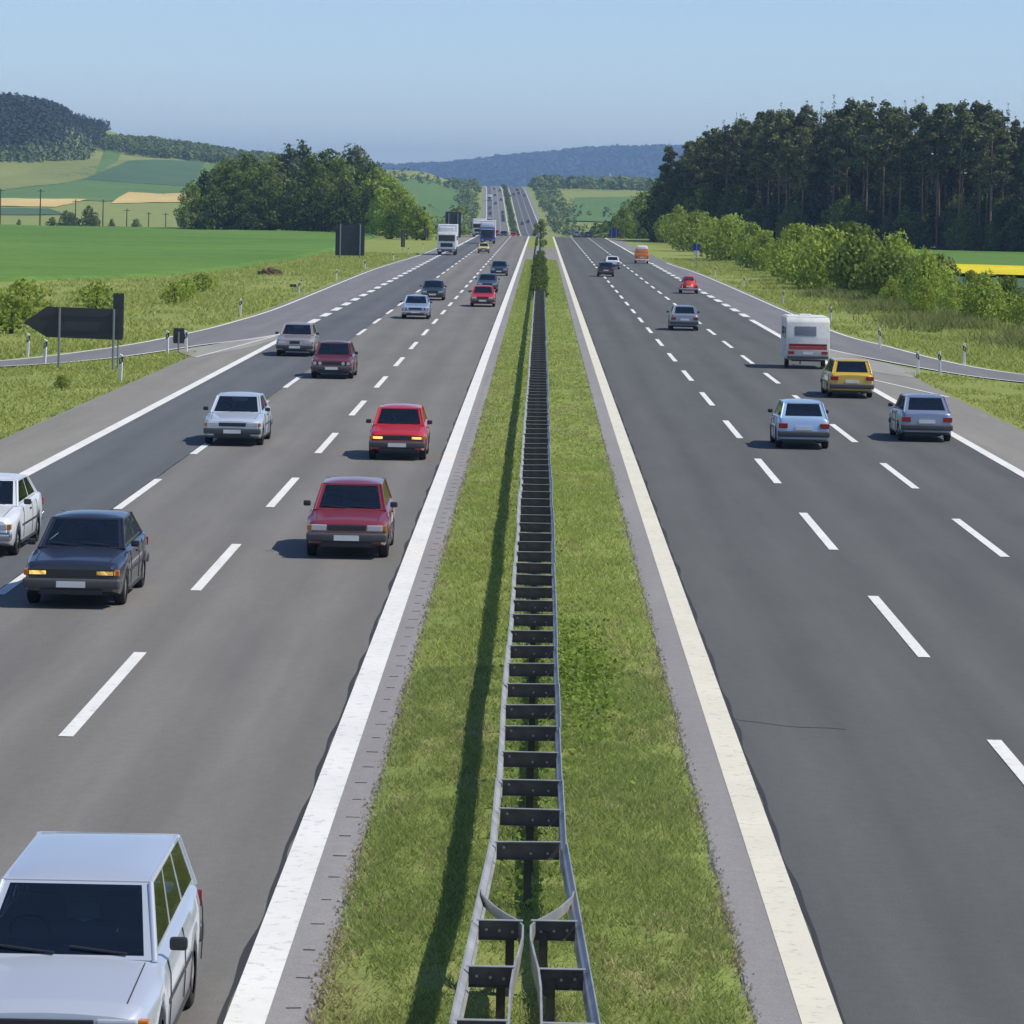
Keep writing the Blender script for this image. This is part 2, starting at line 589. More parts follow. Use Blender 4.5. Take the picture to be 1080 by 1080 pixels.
strip("median_crossing", [(448, -2.3, 2.45), (560, -2.3, 2.45)], 0.002, M_SHOULD, label="paved emergency crossing through the grass median")
# exit ramp on the oncoming side, entry ramp on the outbound side
LU = [(-60, 126), (-48, 133), (-36, 140), (-28, 146.5), (-23.1, 152.5), (-20.0, 168.2), (-18.4, 186.2), (-17.5, 206.7), (-17.2, 240), (-17.2, 367), (-15.9, 467), (-15.7, 560)]
LL = [(-58, 121.5), (-46, 129), (-34.5, 136.5), (-26.5, 142.5), (-21.9, 148.0), (-18.7, 157.1), (-16.2, 172.6), (-13.2, 192.4), (-13.2, 240), (-13.2, 367), (-13.2, 467), (-13.2, 560)]
a, b = band("exit_ramp", LU, LL, 0.004, M_RAMP, "grey exit ramp curving away beside the oncoming lanes")
inn = a + (b - a) / np.linalg.norm(b - a, axis=1)[:, None] * 0.35
line_along("road_marking", inn, 0.16, 0.010, M_LINE, "thin white outer edge line of the exit ramp")
line_along("road_marking", b[:43] + (a - b)[:43] / np.linalg.norm((a - b)[:43], axis=1)[:, None] * 0.2, 0.16, 0.014, M_LINE, "thin white inner edge line of the exit ramp running into the gore")
RO = [(58, 129), (46, 136), (34, 143.5), (26.5, 151.5), (21.8, 158.8), (19.7, 169.5), (18.4, 189), (17.3, 209), (17.3, 268), (17.0, 376), (15.9, 444), (15.8, 560)]
RI = [(56, 124.5), (44, 131.5), (32, 138.5), (24.5, 146), (20.3, 152.2), (17.8, 161.3), (14.8, 181.4), (13.5, 200), (13.5, 268), (13.5, 376), (13.5, 444), (13.5, 560)]
a, b = band("entry_ramp", RO, RI, 0.004, M_RAMP, "grey entry ramp joining the outbound lanes")
inn = a + (b - a) / np.linalg.norm(b - a, axis=1)[:, None] * 0.35
line_along("road_marking", inn[:61], 0.16, 0.010, M_LINE, "thin white outer edge line of the entry ramp")
line_along("road_marking", b[:41] + (a - b)[:41] / np.linalg.norm((a - b)[:41], axis=1)[:, None] * 0.2, 0.16, 0.014, M_LINE, "thin white inner edge line of the entry ramp running into the gore")
band("gore_paving", [(-16.7, 166), (-15.2, 178), (-13.25, 192)], [(-15.3, 160), (-13.9, 170), (-13.2, 182)], 0.008, M_GORE, "pale worn paving where the exit ramp splits off")
band("gore_paving", [(17.0, 161), (15.6, 174), (13.7, 194)], [(16.1, 154), (14.6, 160), (13.6, 172)], 0.008, M_GORE, "pale worn paving where the entry ramp joins")
line_along("road_marking", [(13.97, 152.2), (14.9, 145.3), (15.83, 138.6)], 0.13, 0.012, M_LINE, "thin white slanting line across the paved shoulder")
line_along("road_marking", [(-13.6, 186), (-14.5, 171), (-15.2, 160)], 0.10, 0.012, M_LINE, "thin worn white line across the exit gore paving")

# edge lines and lane dashes
strip("road_marking", [(8, -2.62, -2.26), (FAR, -2.62, -2.26)], 0.010, M_LINE, label="wide white edge line beside the median, oncoming side")
strip("road_marking", [(8, 2.44, 2.80), (FAR, 2.44, 2.80)], 0.010, M_LINE_Y, label="wide cream edge line beside the median, outbound side")
strip("road_marking", [(8, -13.18, -12.84), (190, -13.18, -12.84)], 0.010, M_LINE, label="white edge line between the oncoming slow lane and the shoulder")
strip("road_marking", [(560, -13.18, -12.84), (FAR, -13.18, -12.84)], 0.010, M_LINE, label="white edge line of the oncoming slow lane beyond the exit lane")
strip("road_marking", [(8, 13.1, 13.44), (120, 13.2, 13.5), (228, 13.25, 13.6)], 0.010, M_LINE, label="white edge line between the outbound slow lane and the shoulder")
strip("road_marking", [(437, 13.2, 13.5), (FAR, 13.2, 13.5)], 0.010, M_LINE, label="white edge line of the outbound slow lane beyond the entry lane")

def dashes(label, x, w, y0, y1, period, length, m=M_LINE):
    V, Fc = [], []
    c = y0
    while c < y1:
        n = 3
        for k in range(n):
            y = c - length / 2 + length * k / (n - 1)
            cx, z = float(road_x(y)), float(base_z(y)) + 0.010
            V += [(x - w / 2 + cx, y, z), (x + w / 2 + cx, y, z)]
            if k:
                i = len(V) - 4
                Fc.append((i, i + 1, i + 3, i + 2))
        c += period
    tag(link("road_marking", mesh_np("road_marking", V, Fc, m)), label, kind="structure")

dashes("broken white line between the oncoming fast and middle lanes", -6.15, 0.20, 34.2, FAR, 17.9, 8.9)
dashes("broken white line between the oncoming middle and slow lanes", -9.53, 0.20, 32.9, FAR, 17.9, 8.9)
dashes("broken white line between the outbound fast and middle lanes", 6.30, 0.20, 26.6, FAR, 17.9, 9.0)
dashes("broken white line between the outbound middle and slow lanes", 9.80, 0.20, 25.8, FAR, 17.9, 9.0)
dashes("thick broken white line along the exit lane", -13.1, 0.46, 198, 560, 11.7, 6.6)
dashes("thick broken white line along the entry lane", 13.5, 0.46, 237.3, 437, 11.7, 6.6)

# tar seams beside the wide lines, slightly wandering
def seam(x, w, y0, y1, label, amp=0.02):
    ys = np.concatenate([np.arange(y0, 120, 0.5), np.arange(120, y1, 3.0)])
    xx = x + amp * (np.sin(ys * 0.9) + 0.6 * np.sin(ys * 2.3 + 1))
    ww = w * (1 + 0.35 * np.sin(ys * 1.7))
    X = np.stack([xx - ww / 2, xx + ww / 2], 1)
    Y = np.stack([ys, ys], 1)
    tag(link("tar_seam", grid_mesh("tar_seam", X, Y, base_z(Y) + 0.005, M_SEAM)), label, kind="structure")
seam(-2.64, 0.06, 8, 448, "black tar seam along the wide white line")
seam(2.825, 0.06, 8, 448, "black tar seam along the wide cream line")
seam(-9.64, 0.035, 8, 300, "thin dark joint between pale and slate asphalt", 0.008)
ys = np.linspace(0, 1, 24)
tag(link("road_crack", grid_mesh("road_crack", np.stack([2.85 + 1.5 * ys, 2.85 + 1.5 * ys], 1),
    np.stack([50.6 - 0.9 * ys ** 0.5 + 0.06 * np.sin(ys * 9), 50.63 - 0.9 * ys ** 0.5 + 0.06 * np.sin(ys * 9)], 1), np.full((24, 2), 0.005), M_SEAM)),
    "thin dark crack running into the outbound fast lane", kind="structure")

# drain slots in the channel
gut = empty("drain_slots", (0, 0, 0))
gut["kind"] = "structure"
sm = bm_mesh("drain_slot", newbox((0, 0, 0), (0.14, 0.035, 0.012)), M_SEAM)
y = 27.0
while y < 150:
    o = link("drain_slot", sm, gut, (-2.06 + rnd.uniform(-.02, .02), y, 0.004))
    o.rotation_euler = (0, 0, rnd.uniform(-.15, .15))
    o.scale = (rnd.uniform(.7, 1.15), rnd.uniform(.6, 1.3), 1)
    y += 1.24

# median turf
def median_sheet(y0, y1, label):
    ys = np.arange(y0, y1 + 0.1, 0.5 if y1 < 150 else 2.0)
    xs = np.linspace(-1, 1, 25)
    Xn, Y = np.meshgrid(xs, ys)
    X = Xn * 1.97 + 0.08
    X = X + (np.abs(Xn) > 0.99) * 0.06 * np.sin(Y * 2.1 + Xn * 3) 
    Z = 0.012 + 0.07 * (1 - Xn ** 2) + 0.014 * vnoise(X, Y, .35) * (1 - Xn ** 2)
    Z = np.where(np.abs(Xn) > 0.99, -0.01, Z)
    tag(link("median_turf", grid_mesh("median_turf", X, Y, Z, M_MEDIAN)), label, kind="structure")
median_sheet(8, 140, "mown grass strip between the two carriageways")
median_sheet(140.5, 448, "far stretch of the mown grass strip between the carriageways")
tag(strip("median_turf", [(560, -2.3, 2.45), (FAR, -2.3, 2.45)], 0.006, M_MEDIAN), "grass strip between the carriageways beyond the crossing")

# ------------------------------------------------------------------ fields
def quad_drape(name, corners, m, off, label, n=24, k=24):
    """four ground corners, filled by a sheet that follows the ground"""
    A, B, C, D = [np.array(c, float) for c in corners]
    s, t = np.meshgrid(np.linspace(0, 1, n), np.linspace(0, 1, k))
    P = ((1 - s) * (1 - t))[..., None] * A + (s * (1 - t))[..., None] * B + (s * t)[..., None] * C + ((1 - s) * t)[..., None] * D
    o = link(name, grid_mesh(name, P[..., 0], P[..., 1], ground(P[..., 0], P[..., 1]) + off, m))
    return tag(o, label, kind="structure")

M_CROP = field_mat("young_crop_green", (0.095, 0.20, 0.038), (0.135, 0.245, 0.050))
M_RAPE = field_mat("rapeseed_yellow", (0.62, 0.52, 0.02), (0.75, 0.62, 0.03))
M_HAY = field_mat("hay_meadow", (0.20, 0.24, 0.065), (0.25, 0.27, 0.085))
M_CROPD = field_mat("blue_green_crop", (0.075, 0.14, 0.065), (0.095, 0.165, 0.075))
M_TAN = field_mat("tan_stubble", (0.56, 0.42, 0.15), (0.66, 0.51, 0.20))
M_GREEN = field_mat("far_meadow_green", (0.10, 0.19, 0.055), (0.13, 0.22, 0.06))
# near crop left of the road: long sheet from the rough grass to the crest
rows = [(-260, 286, -43.5, 286), (-260, 299, -38.2, 299), (-260, 316, -32.8, 316), (-260, 345, -30.3, 345), (-260, 408, -28.2, 408), (-260, 470, -27.5, 470), (-260, 560, -29, 560), (-260, 690, -31, 690), (-260, 815, -40, 815)]
R_ = np.array(rows)
t_ = np.concatenate([[0, .1, .2, .3], np.linspace(.4, len(R_) - 1, 90)])
k_ = np.arange(len(R_))
xl, yl, xr, yr = [np.interp(t_, k_, R_[:, i]) for i in range(4)]
s_ = np.concatenate([np.linspace(0, .985, 60), [.9925, .9965, 1.0]])
X = xl[:, None] + (xr - xl)[:, None] * s_
Y = yl[:, None] + (yr - yl)[:, None] * s_ + 1.2 * np.sin(X / 5.0)
tag(link("crop_field", grid_mesh("crop_field", X, Y, ground(X, Y) - .06 + (0.38 + 0.05 * wob(X, Y, 2.2, 5)) * np.clip((1 - s_)[None, :] / .0035, 0, 1) * np.clip(t_[:, None] / .25, 0, 1), M_CROP)), "green field of young crop beyond the roadside grass", kind="structure")
quad_drape("rapeseed_field", [(44, 381), (190, 384), (190, 446), (48, 446)], M_RAPE, 0.55, "yellow strip of flowering rapeseed beyond the hedge")
quad_drape("crop_field", [(46, 446.5), (200, 448), (200, 606), (52, 640)], M_CROP, 0.2, "green crop between the rapeseed and the pine wood")
quad_drape("crop_field", [(36, 300), (190, 300), (190, 383), (42, 380)], M_CROPD, 0.2, "dark green crop in front of the rapeseed")
def P(*pts): return [pix(x, y, 0, 900) for x, y in pts]
quad_drape("hay_meadow", P((-60, 201), (4, 201), (99, 168), (-60, 167)), M_HAY, 0.5, "pale hay meadow under the wooded hill")
quad_drape("hay_meadow", P((4, 201), (60, 195), (136, 170), (99, 168)), M_HAY, 0.5, "pale hay meadow tapering below the hill wood")
quad_drape("crop_field", P((52, 187), (200, 197), (216, 172), (124, 170)), M_CROPD, 0.48, "blue green crop on the far slope")
quad_drape("crop_field", P((99, 186), (124, 170), (130, 158), (112, 156)), M_GREEN, 0.54, "bright grass tongue between the hill woods")
quad_drape("stubble_field", P((-60, 219), (58, 219), (92, 210.5), (-60, 210)), M_TAN, 0.36, "long tan field strip on the far slope")
quad_drape("stubble_field", P((117, 215), (204, 214), (204, 204), (136, 203)), M_TAN, 0.36, "short tan field patch on the far slope beside the copse")
quad_drape("crop_field", P((-60, 227), (70, 227), (52, 220.5), (-60, 220.5)), M_CROPD, 0.36, "dark green strip below the tan field")
quad_drape("far_meadow", P((-60, 209), (230, 214), (230, 173), (-60, 202)), M_GREEN, 0.3, "green meadow across the far slope", 40, 40)
quad_drape("far_meadow", P((418, 243), (478, 243), (497, 197), (420, 190)), M_GREEN, 0.5, "green meadow rising beside the far road")
quad_drape("far_meadow", P((598, 234), (690, 238), (690, 208), (606, 209)), M_GREEN, 0.5, "green meadow on the outbound side of the far road")

# ------------------------------------------------------------------ vegetation
ORD = "first second third fourth fifth sixth seventh eighth ninth tenth eleventh twelfth thirteenth fourteenth fifteenth sixteenth seventeenth eighteenth nineteenth".split()
TENS = {2: "twent", 3: "thirt", 4: "fort", 5: "fift"}
def nth(i):
    """1 -> first, 21 -> twenty-first"""
    if i <= 19: return ORD[i - 1]
    t, u = divmod(i, 10)
    return TENS[t] + ("ieth" if u == 0 else "y-" + ORD[u - 1])
ROWN = ["front", "second", "third", "fourth", "fifth", "sixth", "seventh", "rearmost"]
def leaves(centers, sizes, rng, aspect=0.75, outward=None, tilt=0.9):
    """leaf quads round given points"""
    n = len(centers)
    a = rng.normal(size=(n, 3))
    if outward is not None:
        nrm = outward + tilt * a * 0.6
    else:
        nrm = a
    nrm /= np.linalg.norm(nrm, axis=1)[:, None] + 1e-9
    h = rng.normal(size=(n, 3))
    u = np.cross(nrm, h)
    u /= np.linalg.norm(u, axis=1)[:, None] + 1e-9
    v = np.cross(nrm, u)
    s = np.asarray(sizes)[:, None] / 2
    q = np.stack([centers - u * s, centers - v * s * aspect + u * s * 0.1, centers + u * s, centers + v * s * aspect - u * s * 0.1], 1)
    return q.reshape(-1, 3), np.arange(4 * n).reshape(-1, 4)

def clump_points(n, clumps, rng):
    """points near the shells of clumps (cx,cy,cz,rx,ry,rz); returns points and outward dirs"""
    c = np.array(clumps)
    w = c[:, 3] * c[:, 4]
    k = rng.choice(len(c), size=n, p=w / w.sum())
    d = rng.normal(size=(n, 3))
    d /= np.linalg.norm(d, axis=1)[:, None]
    r = rng.uniform(0.45, 1.0, n) ** 0.5 * rng.uniform(0.85, 1.12, n)
    p = c[k, :3] + d * c[k, 3:6] * r[:, None]
    return p, d

def crown_decid(name, h, r, base, n, leaf, m, seed, nclump=16):
    rng = np.random.default_rng(seed)
    cl = []
    for i in range(nclump):
        t = (i + 0.5) / nclump
        z = base + (h - base) * (0.10 + 0.82 * t)
        prof = math.sin(math.pi * min(1, 0.18 + 0.80 * t)) ** 0.7
        ang = i * 2.4 + rng.uniform(-.4, .4)
        rr = r * prof * rng.uniform(0.35, 0.85)
        cr = r * rng.uniform(0.30, 0.52) * (0.65 + 0.4 * prof)
        cl.append((rr * math.cos(ang), rr * math.sin(ang), z, cr, cr, cr * rng.uniform(.65, .95)))
    cl.append((0, 0, h - 0.16 * (h - base), r * .35, r * .35, (h - base) * .18))
    p, d = clump_points(n, cl, rng)
    keep = p[:, 2] > 0.02
    v, f = leaves(p[keep], rng.uniform(0.6, 1.4, keep.sum()) * leaf, rng, outward=d[keep])
    return mesh_np(name, v, f, m)

def trunk_mesh(name, h, r0, m, seed, lean=0.02, limbs=5, limb_from=0.35, limb_len=0.25, taper=0.35):
    rng = random.Random(seed)
    bm = bmesh.new()
    pts, rad = [], []
    x = y = 0
    for i in range(7):
        t = i / 6
        pts.append((x, y, h * t))
        rad.append(r0 * (1 - (1 - taper) * t) * (1.25 if i == 0 else 1))
        x += rng.uniform(-lean, lean) * h / 6
        y += rng.uniform(-lean, lean) * h / 6
    tube(bm, pts, rad, 7)
    for k in range(limbs):
        t = limb_from + (0.95 - limb_from) * (k + rng.random()) / limbs
        i = min(5, int(t * 6))
        f = t * 6 - i
        p = Vector(pts[i]).lerp(Vector(pts[i + 1]), f)
        a = rng.uniform(0, 6.28)
        L = h * limb_len * rng.uniform(.6, 1.1) * (1.1 - 0.6 * t)
        q = p + Vector((math.cos(a) * L * .6, math.sin(a) * L * .6, L * .25))
        e = p + Vector((math.cos(a) * L, math.sin(a) * L, L * .55))
        rr = r0 * 0.35 * (1 - 0.5 * t)
        tube(bm, [p, q, e], [rr, rr * .7, rr * .3], 5)
    return bm_mesh(name, bm, m, 60)

L_BRIGHT = leafy("leaf_spring_green", (0.175, 0.245, 0.032), (0.48, 0.57, 0.11), 0.5, 0.2)
L_MID = leafy("leaf_mid_green", (0.105, 0.16, 0.026), (0.32, 0.40, 0.08), 0.45, 0.25)
L_DARK = leafy("leaf_dark_green", (0.052, 0.088, 0.02), (0.175, 0.24, 0.055), 0.4, 0.25)
L_GREY = leafy("leaf_grey_green", (0.080, 0.105, 0.055), (0.150, 0.180, 0.095), 0.25, 0.15)
L_PINE = leafy("pine_needles", (0.060, 0.080, 0.028), (0.22, 0.24, 0.085), 0.25, 0.35)
L_SPRUCE = leafy("spruce_needles", (0.034, 0.054, 0.022), (0.095, 0.12, 0.042), 0.15, 0.3)

DECID = {}
def decid_set(key, m, shapes, n, leaf, bark=BARK):
    """meshes for a kind of tree: (height, radius, base)"""
    out = []
    for i, (h, r, b_) in enumerate(shapes):
        cm = crown_decid("crown", h, r, b_, n, leaf, m, 100 + 13 * i + len(DECID) * 71)
        tm = trunk_mesh("trunk", h * 0.8, 0.018 * h + .05, bark, 40 + i, limbs=6, limb_from=.2, limb_len=.28, taper=.25)
        out.append((h, tm, cm))
    DECID[key] = out
decid_set('mid', L_MID, [(15, 5.0, -.6), (14, 5.4, -.8), (16, 4.2, -.4), (13, 4.6, -.8)], 3200, 0.56)
decid_set('dark', L_DARK, [(14, 5.2, -.8), (15, 4.6, -.6), (12.5, 4.9, -.8)], 3000, 0.56)
decid_set('bright', L_BRIGHT, [(12, 4.2, -.6), (10, 3.8, -.6), (13, 3.5, -.5)], 2800, 0.5)
decid_set('grey', L_GREY, [(15, 4.0, 0.3), (13, 4.6, 0.0)], 2400, 0.55)
decid_set('shrub', L_BRIGHT, [(4.2, 2.5, 0.0), (3.6, 2.3, 0.0), (4.8, 2.2, 0.0), (3.2, 2.7, 0.0)], 3000, 0.24)
decid_set('shrubmid', L_MID, [(3.4, 2.1, 0.0), (2.8, 2.3, 0.0)], 2400, 0.24)
decid_set('smallshrub', L_BRIGHT, [(1.5, 0.85, 0.0), (1.3, 0.95, 0.0)], 700, 0.15)

def tree(name, key, x, y, h, label, cat, group, wide=1.0, i=None, zoff=0.0):
    lst = DECID[key]
    hh, tm, cm = lst[rnd.randrange(len(lst)) if i is None else i % len(lst)]
    r = empty(name, (x, y, gz(x, y) + zoff), rnd.uniform(0, 6.28))
    s = h / hh
    r.scale = (s * wide, s * wide, s)
    tag(r, label, cat, group)
    link("trunk", tm, r)
    link("crown", cm, r)
    return r

# copse left of the road, about 740 m off
cop = 'trees of the copse beside the exit lane'
spots = []
for px, top, Y in [(203, 190, 735), (216, 178, 742), (232, 170, 752), (246, 166, 738), (262, 162, 760), (276, 168, 735), (290, 160, 755), (304, 152, 748), (318, 148, 768),
                   (330, 160, 736), (344, 158, 760), (358, 162, 742), (372, 152, 772), (386, 164, 745), (398, 176, 735), (410, 182, 700), (420, 196, 668), (430, 206, 650), (440, 216, 640),
                   (225, 196, 728), (255, 198, 728), (285, 190, 728), (312, 190, 728), (340, 192, 728), (366, 190, 726), (392, 196, 716), (404, 204, 690), (448, 222, 640), (414, 212, 652), (268, 172, 780), (350, 166, 785), (300, 170, 785)]:
    spots.append((px, top, Y))
copse_lab = {'dark': "dark green broadleaf tree in the depth of the copse", 'mid': "mid green broadleaf tree in the copse by the crop field",
             'grey': "tall grey green tree standing above the copse", 'bright': "sunlit yellow green tree at the road end of the copse"}
CT = []
for j, (px, top, Y) in enumerate(spots):
    u = px - 571
    yy = top - 213
    v = -u * ROLL + yy
    x = (u + yy * ROLL) * Y / F_PX
    h = CAM_H - v * Y / F_PX - gz(x, Y)
    key = 'bright' if px >= 396 else ('grey' if (px, top) in ((318, 148), (372, 152), (304, 152)) else ('mid' if j % 3 != 1 else 'dark'))  # road-end trees take brighter leaves: their sunlit look is put into the colour
    if Y < 730 and px < 395: key = 'dark'
    CT.append((px, tree("broadleaf_tree", key, x, Y, h, copse_lab[key], "tree", cop, 1.0 if h > 10 else 1.15), key, Y))

for i, (px, o, key, Y) in enumerate(sorted(CT, key=lambda q: q[0])):
    o["label"] = {'dark': "dark green", 'mid': "mid green", 'grey': "tall grey green", 'bright': "sunlit yellow green"}[key] + " tree, " + nth(i + 1) + " in the copse counted from the field end"
# pine wood on the right
PINES = []
for i in range(6):
    rng = np.random.default_rng(300 + i)
    H = 25.0
    cl = []
    npad = 13
    for k in range(npad):
        t = k / (npad - 1)
        z = H * (0.50 + 0.47 * t) if i % 3 else H * (0.58 + 0.39 * t)
        prof = math.sin(math.pi * (0.20 + 0.70 * t)) ** 0.8
        ang = k * 2.4 + rng.uniform(-.5, .5)
        rr = 2.5 * prof * rng.uniform(.35, 1.0)
        cr = rng.uniform(.8, 1.45) * (0.7 + .45 * prof)
        cl.append((rr * math.cos(ang), rr * math.sin(ang), z, cr, cr, cr * rng.uniform(.45, .75)))
    cl.append((0, 0, H * .955, .9, .9, 1.3))
    cl.append((.2, -.2, H * .90, 1.3, 1.3, 1.2))
    p, d = clump_points(2000, cl, rng)
    v, f = leaves(p, rng.uniform(.30, .80, len(p)), rng, aspect=.6, outward=d, tilt=1.3)
    PINES.append((H, trunk_mesh("trunk", H * .93, .19, PINEBARK, 500 + i, .03, 9, .42, .13, .35), mesh_np("crown", v, f, L_PINE)))
SPRUCE = []
for i in range(3):
    rng = np.random.default_rng(400 + i)
    H = 25.0
    n = 1900
    t = 1 - np.sqrt(rng.uniform(0, 1, n)) * 0.985
    ang = rng.uniform(0, 6.28, n)
    lay = np.clip((np.floor(t * 17) + rng.uniform(.0, .8, n)) / 17, 0, .97)
    rad = (.16 + (1 - lay) * 3.0) * rng.uniform(.35, 1.0, n) ** .5 * (0.8 + .25 * np.sin(ang * 5 + lay * 40))
    z = 2.0 + lay * (H - 1.9) - rad * .28
    p = np.stack([rad * np.cos(ang), rad * np.sin(ang), z], 1)
    d = np.stack([np.cos(ang), np.sin(ang), np.full(n, .9)], 1)
    v, f = leaves(p, rng.uniform(.4, .95, n) * (.45 + .55 * (1 - lay)), rng, aspect=.55, outward=d, tilt=.9)
    SPRUCE.append((H, trunk_mesh("trunk", H * .97, .2, BARK, 600 + i, .006, 0, taper=.1), mesh_np("crown", v, f, L_SPRUCE)))

wood = 'conifers of the dark wood beyond the shrubs'
def conifer(kind, x, y, h, label):
    H, tm, cm = rnd.choice(PINES if kind == 'pine' else SPRUCE)
    r = empty("pine_tree" if kind == 'pine' else "spruce_tree", (x, y, gz(x, y)), rnd.uniform(0, 6.28))
    s = h / H
    r.scale = (s * rnd.uniform(.9, 1.15),) * 2 + (s,)
    tag(r, label, "tree", wood)
    link("trunk", tm, r)
    link("crown", cm, r)

edge = [(24, 705), (33, 680), (46, 660), (62, 648), (80, 636), (98, 626), (118, 616)]
ex = np.array(edge, float)
el = np.concatenate([[0], np.cumsum(np.linalg.norm(np.diff(ex, axis=0), axis=1))])
def edge_at(s): return np.interp(s, el, ex[:, 0]), np.interp(s, el, ex[:, 1])
SKY_T = [(24, 17.5), (30, 20.0), (38, 23.0), (46, 25.5), (56, 27.0), (70, 27.2), (82, 26.8), (95, 25.5), (118, 24.5)]
def wood_h(x): return float(np.interp(x, [a for a, b in SKY_T], [b for a, b in SKY_T]))
for row in range(8):
    s = rnd.uniform(0, 2)
    num = 0
    while s < el[-1]:
        x, y = edge_at(s)
        y += row * 5.2 + rnd.uniform(-1.8, 1.8)
        x += row * 1.8 + rnd.uniform(-.8, .8)
        k = 'spruce' if rnd.random() < ((.10 + .05 * row) if row < 5 else .8) else 'pine'
        num += 1
        h = .965 * wood_h(x) * (y / 655) ** 0.7 * rnd.uniform(.84, 1.05) * (1.05 if k == 'spruce' and row > 1 else 1)
        conifer(k, float(x), float(y), h, ("tall reddish pine, " if k == 'pine' else "pointed dark spruce, ") + nth(num) + " from the road end, " + ROWN[row] + " row of the wood")
        s += rnd.uniform(2.7, 4.6) * (1.0 if row < 4 else 1.25)
# leafy edge of the wood
under = 'young broadleaf trees along the foot of the pine wood'
s = 0
num = 0
while s < el[-1]:
    num += 1
    for row, dy in ((0, -4.5), (1, 1.0), (2, 7.0), (3, 14.0), (4, 27.0), (5, 41.0)):
        x, y = edge_at(s + rnd.uniform(-2, 2))
        if row >= 4 and x < 56: continue
        h = rnd.uniform(5, 10) if row < 2 else (rnd.uniform(7, 11) if row < 4 else rnd.uniform(12, 17))
        if x < 36: h *= rnd.uniform(1.0, 1.35)
        if x < 31 and row == 0: h = rnd.uniform(7, 13)
        tree("broadleaf_tree", rnd.choice(['dark', 'dark', 'dark', 'mid']), float(x), float(y) + dy, h, "young broadleaf tree under the pines, " + nth(num) + " from the road end, " + ROWN[row] + " row", "tree", under, .9)
    s += 4.6
for ri, (px, top, Y, key) in enumerate([(658, 215, 860, 'mid'), (668, 207, 900, 'mid'), (678, 204, 880, 'dark'), (648, 226, 840, 'mid'), (688, 208, 800, 'dark'), (696, 190, 760, 'dark'), (704, 176, 745, 'mid'), (664, 226, 800, 'bright'), (680, 222, 790, 'mid'), (655, 238, 780, 'grey'), (690, 240, 690, 'mid')]):
    x = (px - 571) * Y / F_PX
    h = CAM_H - (top - 213 - (px - 571) * ROLL) * Y / F_PX - gz(x, Y)
    tree("broadleaf_tree", key, x, Y, h, "broadleaf tree, " + nth(ri + 1) + " of the cluster at the road end of the pine wood", "tree", 'trees at the road end of the pine wood')

# roadside shrubs on the right
hed = 'leafy shrubs in the belt along the entry ramp'
for si, (x0, y0, h0) in enumerate([(36, 213, 4.0), (33.5, 209, 3.6), (31, 216, 4.2), (30, 222, 4.6), (32.5, 226, 5.0), (34.5, 222, 4.6), (28, 228, 4.4), (30.5, 234, 5.0), (27.5, 240, 4.6), (26.3, 247, 4.0), (29.5, 246, 4.8),
                     (27.6, 256, 5.0), (26.0, 266, 4.8), (29, 268, 5.2), (27.2, 279, 5.4), (25.6, 290, 5.2), (28.8, 292, 5.0), (26.8, 303, 5.4), (25.2, 316, 5.0), (27.6, 320, 5.6), (25.8, 333, 5.6), (24.8, 348, 5.0), (27, 352, 5.2),
                     (25.2, 366, 5.4), (26.6, 383, 5.8), (24.6, 396, 5.0), (25.8, 414, 5.6), (24.6, 432, 5.2), (26.2, 450, 5.6), (24.6, 468, 5.6), (25.6, 490, 6.0), (24.3, 512, 5.4), (25.6, 535, 6.0), (24.2, 560, 5.8), (25.4, 585, 6.0), (23.8, 610, 5.4), (24.8, 640, 6.0), (23.2, 668, 5.0), (38.5, 216, 4.2), (37, 206, 3.4)]):
    key = 'shrub' if rnd.random() < .8 else 'shrubmid'
    tree("shrub", key, x0, y0, float(np.interp(y0, [215, 240, 266, 300, 400, 500, 640], [2.8, 3.0, 3.8, 4.9, 4.7, 5.4, 5.6])) * rnd.choice([.55, .74, .92, 1.0, 1.1, 1.2]), ("leafy bright green shrub, " if key == 'shrub' else "darker green shrub, ") + nth(si + 1) + " up the belt along the entry ramp", "shrub", hed, rnd.uniform(.70, .98))
# rough-grass bushes on the left
for px, py, h, key, lab in [(12, 352, 1.9, 'smallshrub', "leafy bush in the meadow beyond the arrow sign's tip"), (24, 338, 2.4, 'smallshrub', "thin twiggy bush just left of the arrow sign's tip"), (102, 330, 1.8, 'smallshrub', "yellow green bush behind the arrow sign"),
                            (184, 321, 1.5, 'smallshrub', "yellow green bush in the verge grass past the arrow sign"), (196, 316, 1.5, 'smallshrub', "yellow green bush between its low neighbours in the verge grass"), (214, 308, 1.4, 'smallshrub', "smallest bush at the far end of the verge bushes"), (65, 410, .5, 'shrubmid', "tiny dark tuft of weeds below the arrow sign")]:
    x, y = pix(px, py)
    tree("bush", key, x, y, h, lab, "bush", 'bushes in the rough grass beside the exit ramp', 1.1)
# small field trees beyond the crest
for j, (px, top, Y) in enumerate([(70, 222, 1010), (76, 224, 1000), (94, 217, 1000), (101, 228, 1005), (118, 230, 1000), (143, 231, 1005), (20, 231, 1000), (55, 229, 1000), (193, 218, 760)]):
    u, v0 = px - 571, top - 213
    x = (u + v0 * ROLL) * Y / F_PX
    h = CAM_H - (-u * ROLL + v0) * Y / F_PX - gz(x, Y)
    tree("field_tree", 'dark', x, Y, max(h, 1.5), ["round", "leaning", "tall", "low", "narrow", "tiny", "distant", "squat", "shrubby"][j] + " dark tree standing in the fields by the power line", "tree", 'lone trees along the field edge', .8)

